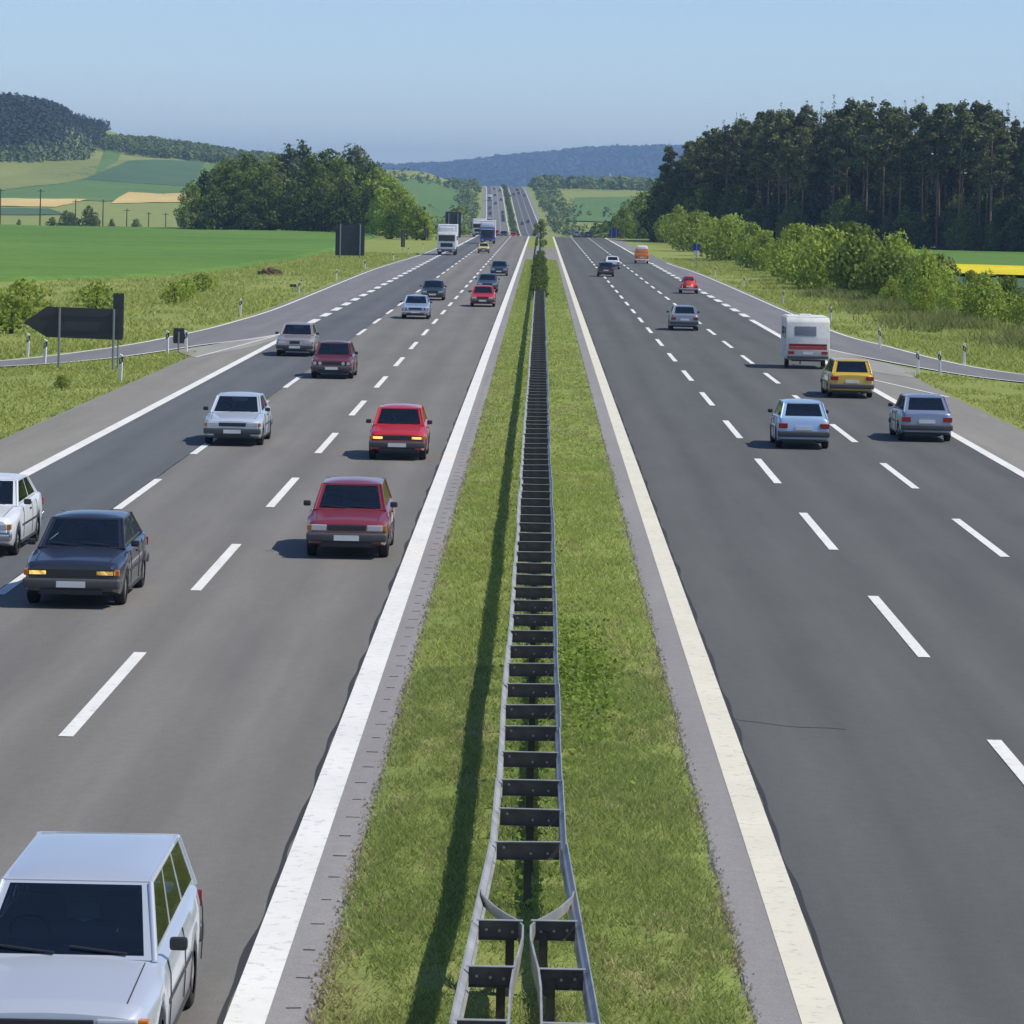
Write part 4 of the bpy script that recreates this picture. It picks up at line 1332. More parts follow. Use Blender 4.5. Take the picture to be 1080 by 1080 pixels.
def make_car(kind, pm, lit=False, bumper=None, name="car", front='band', trim=True):
    k = KINDS[kind]
    L, W, H = k['L'], k['W'], k['H']
    G = CARGLASS
    root = empty(name)
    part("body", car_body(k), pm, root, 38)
    part("underbody", newbox((0, 0, .36), (W * .70, L * .86, .30)), DARK, root)
    yA, yB, yC, yD = k['cab']
    pf = sorted(k['prof'])
    zf = lambda y: float(np.interp(y, [a for a, b in pf], [b for a, b in pf]))
    wb, wr = W / 2 * .93, W / 2 * .735
    zA, zD = zf(yA) + .012, zf(yD) + .0
    b_ = wb * .93
    rB = rC = wr * .97
    zr = H - .03
    base = [Vector((b_, yA, zA)), Vector((-b_, yA, zA)), Vector((-b_, yD, zD)), Vector((b_, yD, zD))]
    roof = [Vector((rB, yB, zr)), Vector((-rB, yB, zr)), Vector((-rC, yC, zr)), Vector((rC, yC, zr))]
    fq, rq = [base[0], base[1], roof[1], roof[0]], [base[2], base[3], roof[3], roof[2]]
    sq = [[base[3], base[0], roof[0], roof[3]], [base[1], base[2], roof[2], roof[1]]]
    cuts = [(.07, .40), (.44, .93)] if kind != 'estate' else [(.04, .30), (.34, .61), (.65, .95)]
    cuts2 = [(1 - b, 1 - a) for a, b in cuts[::-1]]
    bm = bmesh.new()
    frame_side(bm, fq, [(.06, .94, .05, .93)])
    frame_side(bm, rq, [(.09, .91, .12, .92)])
    frame_side(bm, sq[0], [(a, b, .09, .90) for a, b in cuts])
    frame_side(bm, sq[1], [(a, b, .09, .90) for a, b in cuts2])
    bmesh.ops.recalc_face_normals(bm, faces=bm.faces[:])
    bmesh.ops.solidify(bm, geom=bm.faces[:], thickness=.022)
    for p0, p1 in zip(base, roof):
        tube(bm, [p0 - Vector((0, 0, .02)), p1 - (p1 - p0) * .05], [.030, .026], 8)
    part("pillars", bm, pm, root, 50)
    bm = bmesh.new()
    nx, ny = 8, 10
    lo, hi = [], []
    for j in range(ny + 1):
        v = j / ny
        for lst, dz in ((hi, 0), (lo, -.03)):
            row = []
            for i in range(nx + 1):
                u = i / nx
                e = max(abs(2 * u - 1), abs(2 * v - 1))
                x = (u - .5) * 2 * (rB + .012)
                y = yB + .03 - (yB - yC + .06) * v
                dome = .05 * (1 - abs(2 * u - 1) ** 2.4) * (1 - abs(2 * v - 1) ** 3) ** .8
                row.append(bm.verts.new((x, y, zr - .012 + dome + (.020 if e < .98 else .004) + dz)))
            lst.append(row)
    for g, fl in ((hi, 0), (lo, 1)):
        for j in range(ny):
            for i in range(nx):
                q = (g[j][i], g[j][i + 1], g[j + 1][i + 1], g[j + 1][i])
                bm.faces.new(q[::-1] if fl else q)
    for seq in ([(0, i) for i in range(nx + 1)], [(ny, i) for i in range(nx + 1)], [(j, 0) for j in range(ny + 1)], [(j, nx) for j in range(ny + 1)]):
        for (a, b), (c, d) in zip(seq, seq[1:]):
            bm.faces.new((hi[a][b], hi[c][d], lo[c][d], lo[a][b]))
    part("roof", bm, pm, root, 60)
    for nm, q, ins in [("windscreen", fq, (.055, .055, .045, .065)), ("rear_window", rq, (.085, .085, .115, .075))]:
        bm = bmesh.new()
        patch(bm, q, .002, ins)
        part(nm, bm, G, root)
    for q, cc in ((sq[0], cuts), (sq[1], cuts2)):
        for c0, c1 in cc:
            bm = bmesh.new()
            patch(bm, q, .002, (c0 - .005, 1 - c1 - .005, .085, .095))
            part("side_window", bm, G, root)
    # seats, dashboard and parcel shelf seen through the glass
    bm = bmesh.new()
    box(bm, (0, (yA + yD) / 2, .955), (b_ * 1.86, (yA - yD) * .93, .02))
    box(bm, (0, yA - .46, .975), (b_ * 1.76, .30, .06), .02)
    part("cabin_floor", bm, INNER, root)
    for sx in (-.36, .36):
        bm = bmesh.new()
        box(bm, (sx, yB - .55, 1.05), (.46, .13, .28), .05)
        box(bm, (sx, yB - .57, 1.255), (.25, .09, .14), .04)
        part("seat", bm, SEATS, root, 50)
    bm = bmesh.new()
    box(bm, (0, max(yC + .12, yB - 1.32), 1.03), (b_ * 1.6, .16, .22), .05)
    part("seat", bm, SEATS, root, 50)
    bm = bmesh.new()
    ring = [bm.verts.new((.36 + .18 * math.cos(t) * 1, yA - .58 + .05 * math.sin(t), 1.03 + .14 * math.sin(t))) for t in np.linspace(0, 6.2832, 15)[:-1]]
    inn = [bm.verts.new((.36 + .155 * math.cos(t) * 1, yA - .575 + .045 * math.sin(t), 1.03 + .118 * math.sin(t))) for t in np.linspace(0, 6.2832, 15)[:-1]]
    for i in range(14):
        bm.faces.new((ring[i], ring[(i + 1) % 14], inn[(i + 1) % 14], inn[i]))
    part("steering_wheel", bm, DARK, root)
    # nose and tail
    yf = L / 2
    bmm = bumper or BUMP
    lm = LENS_ON if lit else LENS
    if front == 'band':
        part("grille", newbox((0, yf - .006, .625), (W * .46, .03, .11), .01), DARK, root)
    elif front == 'chrome':
        part("grille_surround", newbox((0, yf - .010, .64), (W * .30, .035, .17), .012), CHROME, root)
        part("grille", newbox((0, yf - .002, .64), (W * .26, .035, .13), .006), DARK, root)
    else:
        part("grille", newbox((0, yf - .010, .625), (W * .86, .03, .13), .01), DARK, root)
    for sg in (-1, 1):
        if front == 'round':
            bm = bmesh.new()
            for cx_ in (.27, .39):
                tube(bm, [(sg * W * cx_, yf - .03, .625), (sg * W * cx_, yf + .014, .625)], .068, 14)
            part("headlight", bm, lm, root, 40)
        else:
            part("headlight", newbox((sg * W * .335, yf - .03, .625), (W * .19, .07, .105 if lit else .12), .02), lm, root)
        part("indicator", newbox((sg * W * .452, yf - .075, .625), (W * .05, .10, .105), .015), AMBER, root)
    part("bumper", newbox((0, yf - .05, .44), (W * .97, .20, .17), .05, seg=3), bmm, root, 50)
    part("bumper", newbox((0, -yf + .05, .46), (W * .97, .20, .18), .05, seg=3), bmm, root, 50)
    part("air_intake", newbox((0, yf - .03, .30), (W * .62, .12, .10), .02), DARK, root)
    part("number_plate", newbox((0, yf + .056, .43), (.50, .012, .105)), PLATE, root)
    part("number_plate", newbox((0, -yf - .012, .66 if kind == 'sedan' else .64), (.50, .03, .105)), PLATE, root)
    seam_pts = lambda y, x0: [(x0 * (W / 2) * f, y, z) for f, z in ((.990, .30), (1.002, .55), (.994, .76), (.962, zf(y) - .04))]
    for sg in (-1, 1):
        part("tail_light", newbox((sg * W * .385, -yf + .02, k['tail'] - .16), (W * .17, .06, .15), .015), TAIL, root)
        part("mirror", newbox((sg * (W / 2 + .05), yA - .26, 1.0), (.15, .08, .11), .03), DARK if trim else pm, root, 50)
        wheel(root, sg * (W / 2 - .11), k['wb'] / 2 + k['sh'], rim=CHROME if front == 'chrome' else RIM)
        wheel(root, sg * (W / 2 - .11), -k['wb'] / 2 + k['sh'], rim=CHROME if front == 'chrome' else RIM)
        part("door_handle", newbox((sg * (W / 2 - .010), -.12, .80), (.03, .18, .03)), DARK, root)
        part("sill", newbox((sg * (W / 2 - .05), k['sh'], .235), (.09, k['wb'] - .74, .07), .02), DARK, root)
        part("side_trim", newbox((sg * (W / 2 - .004), k['sh'], .56), (.022, k['wb'] - .80, .045), .006), DARK, root)
        for ys_ in ((yA - .28, yB - .72) if kind == 'hatch' else (yA - .22, yB - .62, yC + .02)):
            bm = bmesh.new()
            tube(bm, seam_pts(ys_, sg), .006, 4)
            part("door_seam", bm, DARK, root)
    bm = bmesh.new()
    for sg in (-1, 1):
        tube(bm, [(sg * .74 * W / 2, yf - .20, zf(yf - .20) + .008), (sg * .78 * W / 2, yA + .05, zf(yA + .05) + .006)], .005, 4)
    part("bonnet_seam", bm, DARK, root)
    d = (roof[0] + roof[1]) / 2 - (base[0] + base[1]) / 2
    nrm = Vector((0, d.z, -d.y)).normalized()
    if nrm.y < 0: nrm = -nrm
    for s_ in (-.52, .08):
        bm = bmesh.new()
        p0 = Vector((s_, yA, zA)) + d * .05 + nrm * .02
        tube(bm, [p0, p0 + d * .08 + Vector((.48, 0, 0))], .009, 5)
        part("wiper", bm, DARK, root)
    return root

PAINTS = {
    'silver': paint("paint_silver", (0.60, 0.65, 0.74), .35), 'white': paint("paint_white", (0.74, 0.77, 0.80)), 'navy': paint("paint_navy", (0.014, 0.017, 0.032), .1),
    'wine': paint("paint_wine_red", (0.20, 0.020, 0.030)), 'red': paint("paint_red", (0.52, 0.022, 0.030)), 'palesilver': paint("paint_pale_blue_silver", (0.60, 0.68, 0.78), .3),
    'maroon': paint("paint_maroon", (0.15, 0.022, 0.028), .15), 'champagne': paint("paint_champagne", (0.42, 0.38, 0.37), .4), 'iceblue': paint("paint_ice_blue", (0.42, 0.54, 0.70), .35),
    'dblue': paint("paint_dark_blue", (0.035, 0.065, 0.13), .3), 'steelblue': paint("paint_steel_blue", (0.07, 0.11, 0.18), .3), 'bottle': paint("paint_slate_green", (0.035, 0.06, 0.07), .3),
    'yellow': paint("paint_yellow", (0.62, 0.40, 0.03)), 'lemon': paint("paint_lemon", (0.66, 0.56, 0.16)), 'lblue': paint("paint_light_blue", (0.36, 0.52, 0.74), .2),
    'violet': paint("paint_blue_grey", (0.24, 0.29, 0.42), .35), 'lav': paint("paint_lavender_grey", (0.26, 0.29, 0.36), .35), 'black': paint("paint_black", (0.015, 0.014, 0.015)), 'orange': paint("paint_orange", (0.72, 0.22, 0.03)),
    'beetle': paint("paint_signal_red", (0.60, 0.045, 0.028)), 'blue': paint("paint_truck_blue", (0.03, 0.07, 0.35)), 'grey': paint("paint_grey", (0.2, 0.2, 0.21), .3),
}
def car(kind, pm, x, yface, away, label, lit=False, cat="car", group=None, **kw):
    key = (kind, pm, lit) + tuple(sorted((a, getattr(b, 'name', b)) for a, b in kw.items()))
    if key not in CARS:
        r = CARS[key] = make_car(kind, PAINTS[pm], lit, **kw)
    else:
        r = copy_tree(CARS[key])
    L = KINDS[kind]['L']
    yc = yface + L / 2
    dz = float(base_z(yc - 1.2)), float(base_z(yc + 1.2))
    pitch = math.atan2(dz[1] - dz[0], 2.4)
    r.location = (x, yc, (dz[0] + dz[1]) / 2)
    r.rotation_euler = (pitch if away else -pitch, 0, 0 if away else math.pi)
    tag(r, label, cat, group)
    return r

ON = "cars driving on the motorway"
car('estate', 'silver', -3.80, 28.4, False, "large silver blue estate car cut by the photo's bottom edge", group=ON)
car('saloon', 'white', -11.08, 70.5, False, "white saloon half out of frame in the slow lane", group=ON, front='chrome', bumper=CHROME)
car('saloon', 'navy', -8.0, 62.3, False, "near black saloon with its headlights lit", True, group=ON, front='wide')
car('hatch', 'wine', -3.75, 71.8, False, "dark wine red hatchback beside the wide white line", group=ON)
car('compact', 'red', -3.84, 99.2, False, "bright red hatchback with yellow lit headlights", True, group=ON, front='wide')
car('sedan', 'palesilver', -8.75, 103.5, False, "pale silver saloon crossing the broken line with dark bumper", group=ON)
car('sedan', 'maroon', -8.2, 143, False, "maroon saloon just ahead of the champagne one", group=ON, front='round')
car('saloon', 'champagne', -11.0, 162.5, False, "champagne grey saloon in the slow lane by the exit gore", group=ON, front='chrome')
car('sedan', 'iceblue', -7.45, 216.5, False, "ice blue saloon in the oncoming middle lane", group=ON, front='round', bumper=CHROME)
car('sedan', 'red', -3.85, 244, False, "red saloon close to the median hedge, leading two blue cars", group=ON)
car('sedan', 'steelblue', -4.15, 284.6, False, "steel blue saloon tailing the red saloon", group=ON)
car('sedan', 'dblue', -3.96, 347, False, "dark blue saloon last of three in the oncoming fast lane", group=ON)
car('sedan', 'bottle', -7.65, 257.5, False, "dark slate green saloon behind the ice blue one", group=ON)
car('compact', 'lemon', -7.81, 495, False, "pale yellow small car in front of the blue truck", group=ON)
car('sedan', 'red', -9.9, 790, False, "red car just showing over the crest of the road", group=ON)
car('sedan', 'black', -8.2, 800, False, "dark car just showing over the crest beside the red one", group=ON)
car('hatch', 'beetle', -6.2, 815, False, "small orange red car low on the crest next to the median", group=ON)
car('sedan', 'lav', 7.9, 790, True, "lavender grey car sinking behind the crest", group=ON)
car('sedan', 'black', 10.4, 785, True, "dark car sinking behind the crest in the outbound slow lane", group=ON)
car('hatch', 'black', 6.45, 352.5, True, "black hatchback in front of the white and silver one", group=ON)
car('hatch', 'white', 7.92, 393.7, True, "white hatchback ahead of the black one", group=ON)
car('hatch', 'lav', 8.32, 205.8, True, "lavender grey hatchback in the outbound middle lane", group=ON)
car('compact', 'lblue', 7.93, 107, True, "light blue hatchback straddling the outbound broken line", group=ON)
car('hatch', 'violet', 12.07, 111.5, True, "blue grey hatchback over the outbound edge line", group=ON)
yc_ = car('estate', 'yellow', 11.88, 136.2, True, "yellow estate car behind the caravan, pale side panels", group=ON)
for s in (-1, 1):
    part("side_panel", newbox((s * .862, -.9, .72), (.02, 1.6, .22)), PAINTS['white'], yc_)
# far tiny traffic
far_ = "tiny cars on the distant uphill road"
for ti, (lane, Y, pm, away) in enumerate([(-4.3, 1985, 'navy', 0), (-4.4, 1930, 'maroon', 0), (-4.3, 1890, 'navy', 0), (-4.4, 1855, 'dblue', 0), (-4.3, 2230, 'black', 0), (-7.8, 2150, 'dblue', 0), (-11.4, 1880, 'white', 0), (-11.3, 1835, 'black', 0), (-11.4, 2060, 'dblue', 0),
                            (-11.2, 1960, 'black', 0), (-7.8, 2330, 'navy', 0), (5.0, 1815, 'black', 1), (8.2, 1845, 'black', 1), (4.6, 2360, 'navy', 1), (8.2, 2390, 'navy', 1), (11.4, 2340, 'dblue', 1), (8.0, 2480, 'black', 1), (-4.3, 2450, 'black', 0), (-7.8, 2500, 'grey', 0)]):
    car('sedan', pm, lane + float(road_x(Y)), Y, bool(away), "tiny " + {'navy': 'dark', 'black': 'dark', 'grey': 'grey', 'dblue': 'dark blue', 'maroon': 'dark red', 'white': 'white'}[pm] + " car on the distant uphill road, " + ("outbound " if away else "oncoming ") + ("slow" if abs(lane) > 10 else "middle" if abs(lane) > 6 else "fast") + " lane" + (", far up" if Y > 2150 else ", low down" if Y < 1870 else ", halfway"), group=far_)

tn = {}
for o in [o for o in COL.objects if o.get("group") == far_]:
    tn.setdefault(o["label"].split(",")[1], []).append(o)
for k_, lst in tn.items():
    for i, o in enumerate(sorted(lst, key=lambda q: -q.location.y)):
        o["label"] = o["label"].split(",")[0] + "," + k_ + ", " + nth(i + 1) + " from the top"
# beetle
def beetle(x, y, label):
    root = empty("beetle_car", (x, y + 2.03, 0))
    tag(root, label, "car", ON)
    pm = PAINTS['beetle']
    bm = bmesh.new()
    prof = [(-2.0, .52), (-1.9, .70), (-1.65, .90), (-1.3, 1.12), (-.9, 1.33), (-.5, 1.46), (-.1, 1.49), (.3, 1.42), (.6, 1.20), (.75, .98), (1.1, .93), (1.5, .82), (1.8, .66), (1.98, .48)]
    rings = []
    for yy, zt in prof:
        wl = .60 * (1 - .55 * (abs(yy) / 2.0) ** 2.6)
        wt = wl * .74 if zt > 1.0 else wl * .8
        ring = [(0, .24), (wl * .98, .26), (wl, .45), (wl, min(.80, zt * .75)), ((wl + wt) / 2 * 1.01, zt * .86), (wt * .80, zt * .965), (wt * .4, zt * .995), (0, zt)]
        rings.append([bm.verts.new((a, yy, b_)) for a, b_ in ring] + [bm.verts.new((-a, yy, b_)) for a, b_ in ring[-2:0:-1]])
    n = len(rings[0])
    for r0, r1 in zip(rings, rings[1:]):
        for j in range(n):
            bm.faces.new((r0[j], r0[(j + 1) % n], r1[(j + 1) % n], r1[j]))
    bm.faces.new(rings[0])
    bm.faces.new(rings[-1])
    part("body", bm, pm, root, 60)
    for s in (-1, 1):
        for yy in (-1.22, 1.28):
            bm = bmesh.new()
            bmesh.ops.create_uvsphere(bm, u_segments=14, v_segments=9, radius=1, matrix=Matrix.Translation((s * .60, yy, .40)) @ Matrix.Diagonal((.19, .56, .37, 1)))
            bmesh.ops.delete(bm, geom=[v for v in bm.verts if v.co.z < .30], context='VERTS')
            part("fender", bm, pm, root, 60)
            wheel(root, s * .64, yy, .32, .16, CHROME)
        bm = bmesh.new()
        bmesh.ops.create_uvsphere(bm, u_segments=10, v_segments=7, radius=1, matrix=Matrix.Translation((s * .63, -1.70, .60)) @ Matrix.Diagonal((.065, .08, .12, 1)))
        part("tail_light", bm, TAIL, root, 60)
        bm = bmesh.new()
        q = [(s * .585, -.85, .93), (s * .585, .50, .93), (s * .47, .28, 1.27), (s * .45, -.72, 1.27)]
        patch(bm, q if s > 0 else [q[1], q[0], q[3], q[2]], .03, (.04, .04, .05, .05))
        part("side_window", bm, GLASS, root)
        part("running_board", newbox((s * .67, 0, .30), (.18, 1.5, .05), .015), DARK, root)
    bm = bmesh.new()
    patch(bm, [(-.40, -1.36, 1.115), (.40, -1.36, 1.115), (.34, -.93, 1.335), (-.34, -.93, 1.335)], .03)
    part("rear_window", bm, GLASS, root)
    bm = bmesh.new()
    patch(bm, [(.45, .72, 1.02), (-.45, .72, 1.02), (-.38, .40, 1.37), (.38, .40, 1.37)], .03)
    part("windscreen", bm, GLASS, root)
    part("bumper", newbox((0, -2.06, .40), (1.45, .07, .13), .03), CHROME, root, 50)
    part("number_plate", newbox((0, -1.99, .60), (.50, .03, .12)), PLATE, root)
beetle(12.11, 291.5, "rounded red beetle shaped car by the thick broken line")

# camper van
def camper(x, y):
    root = empty("camper_van", (x, y + 2.2, 0))
    tag(root, "orange camper van with a white top in the outbound slow lane", "van", ON)
    pm = PAINTS['orange']
    def shell(z0, z1, w0, w1, l, bev):
        bm = bmesh.new()
        r = bmesh.ops.create_cube(bm, size=1)
        for v in bm.verts:
            t = v.co.z + .5
            v.co = Vector((v.co.x * (w0 + (w1 - w0) * t), v.co.y * (l if t < .5 else l - .12), z0 + (z1 - z0) * t))
        bmesh.ops.bevel(bm, geom=bm.edges[:], offset=bev, segments=3, affect='EDGES', profile=.5)
        return bm
    part("body", shell(.30, 1.30, 1.66, 1.70, 4.35, .10), pm, root, 45)
    part("upper_body", shell(1.22, 1.86, 1.66, 1.42, 4.22, .10), pm, root, 45)
    part("roof", shell(1.66, 2.16, 1.54, 1.22, 4.14, .14), PAINTS['white'], root, 45)
    part("rear_window", newbox((0, -2.065, 1.50), (1.10, .03, .34), .01, Matrix.Rotation(-.09, 4, 'X')), plain("glass_reddish_reflection", (.10, .035, .03), .08), root)  # reddish reflection painted into the rear pane's colour
    part("windscreen", newbox((0, 2.07, 1.50), (1.2, .03, .36), .01, Matrix.Rotation(.09, 4, 'X')), GLASS, root)
    for s in (-1, 1):
        for yy in (-1.3, 0, 1.2):
            part("side_window", newbox((s * .775, yy, 1.52), (.03, 1.0, .36), .01, Matrix.Rotation(s * -.19, 4, 'Y')), GLASS, root)
        part("tail_light", newbox((s * .70, -2.175, .80), (.13, .03, .24), .012), TAIL, root)
        for yy in (-1.25, 1.25):
            wheel(root, s * .72, yy, .32, .18)
    part("bumper", newbox((0, -2.20, .44), (1.66, .12, .16), .03), WHITE, root, 50)
    part("number_plate", newbox((0, -2.185, .76), (.5, .02, .12)), PLATE, root)
    part("engine_lid", newbox((0, -2.178, .98), (1.05, .015, .26), .004), pm, root)
camper(12.29, 435.2)

# caravan
def caravan(x, y):
    root = empty("caravan", (x, y + 1.9, 0))
    root.scale = (.91, .91, .91)
    tag(root, "white touring caravan with red striped tail rolling in the outbound slow lane", "caravan")
    prof = [(-2.05, .55), (-2.10, .95), (-2.06, 1.55), (-1.93, 2.30), (-1.80, 2.44), (-1.55, 2.52), (1.45, 2.52), (1.75, 2.40), (2.05, 1.60), (2.1, .95), (1.9, .50), (-1.8, .45)]
    bm = bmesh.new()
    W = 2.12
    a = [bm.verts.new((-W / 2, yy, z)) for yy, z in prof]
    b = [bm.verts.new((W / 2, yy, z)) for yy, z in prof]
    bm.faces.new(a)
    bm.faces.new(b[::-1])
    for i in range(len(a)):
        j = (i + 1) % len(a)
        bm.faces.new((a[i], b[i], b[j], a[j]))
    bmesh.ops.recalc_face_normals(bm, faces=bm.faces[:])
    bmesh.ops.bevel(bm, geom=[e for e in bm.edges], offset=.05, segments=2, affect='EDGES', profile=.5)
    part("shell", bm, plain("caravan_white", (.66, .66, .64), .4), root, 40)
    part("roof", newbox((0, -.05, 2.535), (1.94, 3.0, .05), .02), plain("caravan_roof", (.82, .82, .80), .4), root)
    part("roof_hatch", newbox((0, .2, 2.59), (.6, .6, .09), .03), WHITE, root)
    q = Matrix.Rotation(-.165, 4, 'X')
    part("rear_window", newbox((-.12, -2.015, 1.86), (1.05, .04, .46), .02, Matrix.Rotation(-.17, 4, 'X')), plain("caravan_glass", (.16, .17, .20), .12), root, 40)
    part("stripe", newbox((.0, -2.095, 1.18), (1.86, .03, .11), .004), plain("stripe_dark_red", (.16, .012, .012), .5), root)
    part("stripe", newbox((.0, -2.103, 1.03), (1.86, .03, .16), .004), plain("stripe_red", (.45, .05, .045), .5), root)
    for s in (-1, 1):
        part("tail_light", newbox((s * .82, -2.10, .80), (.30, .05, .14), .01), TAIL, root)
        part("side_window", newbox((s * 1.065, .4, 1.75), (.03, 1.1, .55), .01), GLASS, root)
        part("side_window", newbox((s * 1.065, -1.1, 1.75), (.03, .8, .55), .01), GLASS, root)
        wheel(root, s * .90, -.15, .32, .19)
    part("number_plate", newbox((0, -2.11, .78), (.50, .03, .12)), PLATE, root)
    part("bumper", newbox((0, -2.08, .58), (2.0, .12, .12), .03), BUMP, root)
    part("chassis", newbox((0, 0, .42), (1.5, 3.6, .10)), DARK, root)
    bm = bmesh.new()
    tube(bm, [(0, 1.9, .45), (0, 3.3, .45)], .05, 6)
    tube(bm, [(0, 3.0, .45), (0, 3.0, .02)], .035, 6)
    part("drawbar", bm, DARK, root)
caravan(11.98, 160.2)

# trucks
def truck(x, y, label, cab_m, box_m, h=3.9, cab_h=2.9, visor=None, grp="lorries on the motorway"):
    root = empty("truck", (x, y, float(base_z(y))), math.pi)
    tag(root, label, "truck", grp)
    bm = bmesh.new()
    box(bm, (0, -.95, .75 + (cab_h - .75) / 2), (2.42, 1.9, cab_h - .75), .10, seg=3)
    part("cab", bm, cab_m, root, 45)
    part("windscreen", newbox((0, .005, cab_h - .78), (2.12, .05, .78), .02), GLASS, root)
    part("sun_visor", newbox((0, .10, cab_h - .30), (2.15, .22, .10), .02), visor or WHITE, root)
    part("roof_deflector", newbox((0, -.95, cab_h + (h - cab_h) * .36), (2.1, 1.2, (h - cab_h) * .7), .12, seg=3), box_m, root, 45)
    part("grille", newbox((0, .005, 1.33), (1.6, .05, .52), .02), DARK, root)
    part("bumper", newbox((0, -.05, .60), (2.44, .36, .42), .06, seg=3), BUMP, root, 45)
    for s in (-1, 1):
        part("headlight", newbox((s * .88, .14, .62), (.34, .05, .18), .02), LENS, root)
        part("mirror", newbox((s * 1.40, -.15, cab_h - .75), (.12, .20, .55), .03), DARK, root)
        part("side_window", newbox((s * 1.21, -.75, cab_h - .75), (.03, .9, .65), .02), GLASS, root)
        for yy in (-1.2, -5.0, -8.6):
            wheel(root, s * 1.02, yy, .50, .30)
    part("cargo_box", newbox((0, -6.3, 1.05 + (h - 1.05) / 2), (2.5, 8.0, h - 1.05), .05), box_m, root)
    part("chassis", newbox((0, -5, .80), (1.1, 9.2, .26)), DARK, root)
    part("number_plate", newbox((0, .142, .48), (.52, .012, .11)), PLATE, root)
WB = plain("truck_white", (.78, .78, .79), .4)
truck(-12.25, 470, "white lorry with tall box body at the exit lane", WB, WB, 4.0, 3.0)
truck(-8.9, 604, "blue fronted lorry with white load box", PAINTS['blue'], WB, 3.9, 2.75)
truck(-12.3, 712, "white coach like lorry farthest up the oncoming slow lane before the crest", WB, WB, 3.6, 3.0)
truck(-11.3 + float(road_x(2225)), 2225, "tiny white lorry on the distant uphill road", WB, WB, 3.9, 2.9)

# ------------------------------------------------------------------ signs, delineators, poles
def flat_sign(name, x, y, poly, thick, posts, label, cat="sign", m=SIGNBACK, ribs=None, postr=.05, pm=SIGNPOST, front=None):
    root = empty(name, (x, y, gz(x, y)))
    tag(root, label, cat)
    bm = bmesh.new()
    prism(bm, poly, 0, thick)
    part("panel", bm, m, root)
    xs, zs = [p[0] for p in poly], [p[1] for p in poly]
    for px_, h in posts:
        bm = bmesh.new()
        tube(bm, [(px_, -postr - .012, -.2), (px_, -postr - .012, h)], postr, 8)
        part("post", bm, pm, root)
    for x0, x1, z in (ribs or []):
        part("rib", newbox(((x0 + x1) / 2, -.008, z), (x1 - x0, .03, .045)), m, root)
    return root
# big arrow (seen from behind)
ax, ay = -18.4, 147.5
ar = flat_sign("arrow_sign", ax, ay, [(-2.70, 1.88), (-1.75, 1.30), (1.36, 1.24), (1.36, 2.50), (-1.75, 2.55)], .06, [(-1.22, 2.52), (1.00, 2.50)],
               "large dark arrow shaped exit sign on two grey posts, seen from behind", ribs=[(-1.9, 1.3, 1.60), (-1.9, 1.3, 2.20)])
vx = ax + 1.15
o = empty("marker_board", (vx, ay + .25, gz(vx, ay)))
tag(o, "narrow upright dark board standing at the arrow sign's end", "sign")
part("panel", newbox((0, 0, 2.22), (.44, .05, 1.85), .004), SIGNBACK, o)
part("seam", newbox((0, -.03, 2.50), (.44, .012, .03)), DARK, o)
bm = bmesh.new()
tube(bm, [(0, .07, -.2), (0, .07, 3.0)], .035, 8)
part("post", bm, SIGNPOST, o)
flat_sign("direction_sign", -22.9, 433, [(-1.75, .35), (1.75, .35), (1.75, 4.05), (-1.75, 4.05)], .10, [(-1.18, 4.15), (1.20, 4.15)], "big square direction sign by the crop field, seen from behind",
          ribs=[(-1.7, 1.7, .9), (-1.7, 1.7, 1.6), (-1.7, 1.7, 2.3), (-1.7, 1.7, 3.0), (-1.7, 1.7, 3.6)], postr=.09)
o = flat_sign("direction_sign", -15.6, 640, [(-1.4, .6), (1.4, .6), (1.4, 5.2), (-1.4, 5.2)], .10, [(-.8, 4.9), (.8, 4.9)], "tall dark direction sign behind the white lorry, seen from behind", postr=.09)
flat_sign("small_sign", -16.5, 165.2, [(-.24, .42), (.24, .42), (.27, .62), (.24, 1.12), (-.24, 1.12), (-.27, .62)], .03, [(0, .95)], "small dark sign board between two delineators at the gore", postr=.04)
flat_sign("small_sign", -19.36, 507, [(-.28, .5), (.28, .5), (.28, 2.9), (-.28, 2.9)], .05, [(0, 2.6)], "tall narrow dark sign in front of the bright copse trees", postr=.04)
flat_sign("small_sign", -19.93, 630, [(-.32, .6), (.32, .6), (.32, 2.2), (-.32, 2.2)], .05, [(0, 2.0)], "short narrow dark sign far up the verge", postr=.04)
flat_sign("small_sign", -18.14, 265, [(-.24, .62), (.24, .62), (.24, .82), (-.24, .82)], .03, [(0, .8)], "small flat dark plate on a thin post in the verge", postr=.02)
o = flat_sign("road_sign", 16.98, 392, [(-.40, 2.35), (.40, 2.35), (.40, 3.0), (-.40, 3.0)], .03, [(0, 3.0)], "blue square road sign with white plate below by the entry ramp", m=BLUE, postr=.04)
part("plate", newbox((0, .015, 2.08), (.62, .03, .36)), WHITE, o)
flat_sign("direction_sign", 14.9, 735, [(-.9, .5), (.9, .5), (.9, 2.0), (-.9, 2.0)], .06, [(-.5, 1.9), (.5, 1.9)], "low blue direction sign beside the outbound crest", m=BLUE)

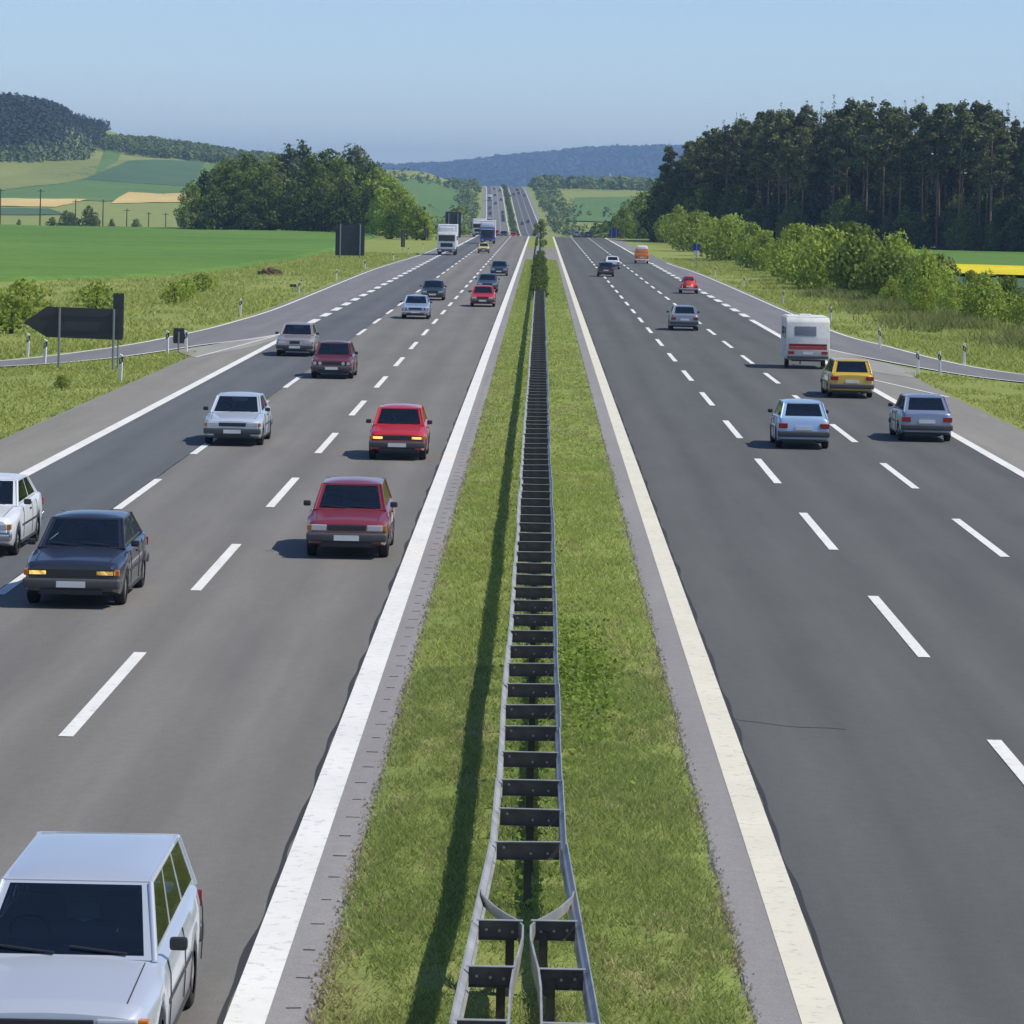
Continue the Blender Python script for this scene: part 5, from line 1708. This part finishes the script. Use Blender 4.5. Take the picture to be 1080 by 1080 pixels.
# delineators: triangular white post with slanted black band
dbm = bmesh.new()
prism(dbm, [(-.06, -.1), (.06, -.1), (.06, 1.0), (-.06, 1.06)], -.05, .05)
bmesh.ops.bevel(dbm, geom=dbm.edges[:], offset=.012, segments=1, affect='EDGES')
d_body = bm_mesh("post", dbm, WHITE)
dbm = bmesh.new()
prism(dbm, [(-.064, .64), (.064, .74), (.064, .96), (-.064, .86)], -.055, .055)
d_band = bm_mesh("band", dbm, BLACK)
d_refl = bm_mesh("reflector", newbox((0, -.057, .80), (.045, .012, .13)), REFL)
def delineator(x, y, label, mirror=1):
    r = empty("delineator", (x, y, gz(x, y)))
    r.scale = (mirror, 1, 1)
    r.rotation_euler = (rnd.uniform(-.03, .03), rnd.uniform(-.05, .05), rnd.uniform(-.2, .2))
    tag(r, label, "delineator", "white marker posts with black band along the road edges")
    link("post", d_body, r)
    b_ = link("band", d_band, r)
    link("reflector", d_refl, b_)
for x, y, lab in [(-17.98, 216.6, "marker post first along the exit lane's outer edge, opposite the gore"), (-17.75, 265.5, "marker post beside the small flat plate on the verge"), (-17.67, 313.4, "marker post below the big square sign, with a yellowish top"),
                  (-17.55, 361.4, "marker post just below the big square sign's right foot"), (-17.11, 420.2, "marker post past the big square sign"), (-17.2, 470, "marker post before the narrow dark sign"), (-17.0, 520, "marker post beside the narrow dark sign far up the verge"),
                  (-20.77, 151.6, "marker post between the ramp edge and the arrow sign's left post"), (-22.31, 157.4, "marker post beyond the ramp, below the arrow sign's tip"), (-16.1, 139.0, "marker post in front of the arrow sign's right foot"),
                  (-16.88, 164.0, "marker post on the left of the small gore board"), (-16.08, 164.6, "marker post on the right of the small gore board")]:
    delineator(x, y, lab)
for x, y, lab in [(17.65, 186.3, "marker post on the verge right of the caravan"), (16.67, 158.1, "first of the pair of marker posts at the entry gore"), (17.57, 157.6, "second of the pair of marker posts at the entry gore"), (19.84, 167.8, "marker post across the entry ramp from the gore pair"),
                  (18.3, 226.3, "marker post above the caravan's roof on the verge"), (18.1, 268, "marker post below the dark foot of the shrubs"), (18.0, 318, "marker post near the red beetle on the verge"), (17.8, 366, "marker post nearest the blue sign"), (17.6, 416, "marker post just past the blue sign")]:
    delineator(x, y, lab, -1)

# heap of soil in the verge
x, y = pix(285, 290)
bm = bmesh.new()
bmesh.ops.create_icosphere(bm, subdivisions=4, radius=1)
for v in bm.verts:
    q = v.co.copy()
    n_ = .25 * math.sin(q.x * 5 + 1) * math.cos(q.y * 6) + .18 * math.sin(q.x * 11 + q.z * 9) + .12 * math.sin(q.y * 17 + q.x * 13)
    v.co = Vector((q.x * 1.2 * (1 + n_ * .4), q.y * .8 * (1 + n_ * .3), max(-.05, q.z * .55 * (1 + n_))))
tag(link("soil_heap", bm_mesh("soil_heap", bm, plain("soil_brown", (.11, .062, .036), .95, 0, .35, 5.0)), None, (x, y, gz(x, y))), "heap of brown soil in the verge below the crop field", "soil heap")

# power line beyond the crest
pl = "wooden power poles across the fields"
for px, top, lab in [(1, 192, "tallest wooden power pole at the photo's edge"), (43, 199, "second power pole, beside the tan field strip"), (80, 210, "power pole between the two round field trees"), (109, 210, "power pole with wide crossarm right of the round trees"),
                     (134, 220, "short power pole midway along the field edge"), (157, 223, "small power pole near the copse"), (175, 224, "smallest power pole beside the copse")]:
    u, v0 = px - 571, top - 213
    best = None
    for Y in np.arange(800, 1500, 5.0):
        x = (u + v0 * ROLL) * Y / F_PX
        e = abs(CAM_H - (-u * ROLL + v0) * Y / F_PX - gz(x, Y) - 8.6)
        if best is None or e < best[0]: best = (e, x, Y)
    _, x, Y = best
    r = tag(empty("power_pole", (x, Y, gz(x, Y))), lab, "power pole", pl)
    bm = bmesh.new()
    tube(bm, [(0, 0, -.5), (0, 0, 8.6)], [.17, .11], 8)
    part("pole", bm, WOOD, r)
    part("crossarm", newbox((0, 0, 8.1), (1.7, .12, .12)), WOOD, r)
    for s in (-.7, 0, .7):
        part("insulator", newbox((s, 0, 8.28 if s else 8.7), (.09, .09, .22), .02), WHITE, r)

# red and white mast in the distance
x, Y = 55.7, 2950
r = tag(empty("radio_mast", (x, Y, gz(x, Y))), "slim red and white radio mast before the blue hill", "mast")
z0 = 0
for i in range(5):
    bm = bmesh.new()
    tube(bm, [(0, 0, i * 2.6), (0, 0, (i + 1) * 2.6 - .003)], [1.3 - .2 * i, 1.1 - .2 * i], 6)
    part("section", bm, plain("mast_red", (.55, .06, .03), .5) if i % 2 else plain("mast_white", (.75, .75, .75), .5), r)
bm = bmesh.new()
tube(bm, [(0, 0, 13), (0, 0, 17.5)], .16, 6)
part("antenna", bm, plain("mast_red", (.55, .06, .03), .5), r)

# ------------------------------------------------------------------ haze
hz = newbox((0, 7450, 98), (10200, 15200, 228))
m = bpy.data.materials.new("haze_air")
m.use_nodes = True
t = m.node_tree
t.nodes.remove(t.nodes["Principled BSDF"])
pv = t.nodes.new("ShaderNodeVolumePrincipled")
pv.inputs["Color"].default_value = (0.40, 0.64, 1.0, 1)
pv.inputs["Density"].default_value = 0.000102
pv.inputs["Anisotropy"].default_value = 0.0
t.links.new(pv.outputs[0], t.nodes["Material Output"].inputs["Volume"])
o = link("haze", bm_mesh("haze", hz, m))
tag(o, "thin blue summer haze over the whole valley", kind="stuff")
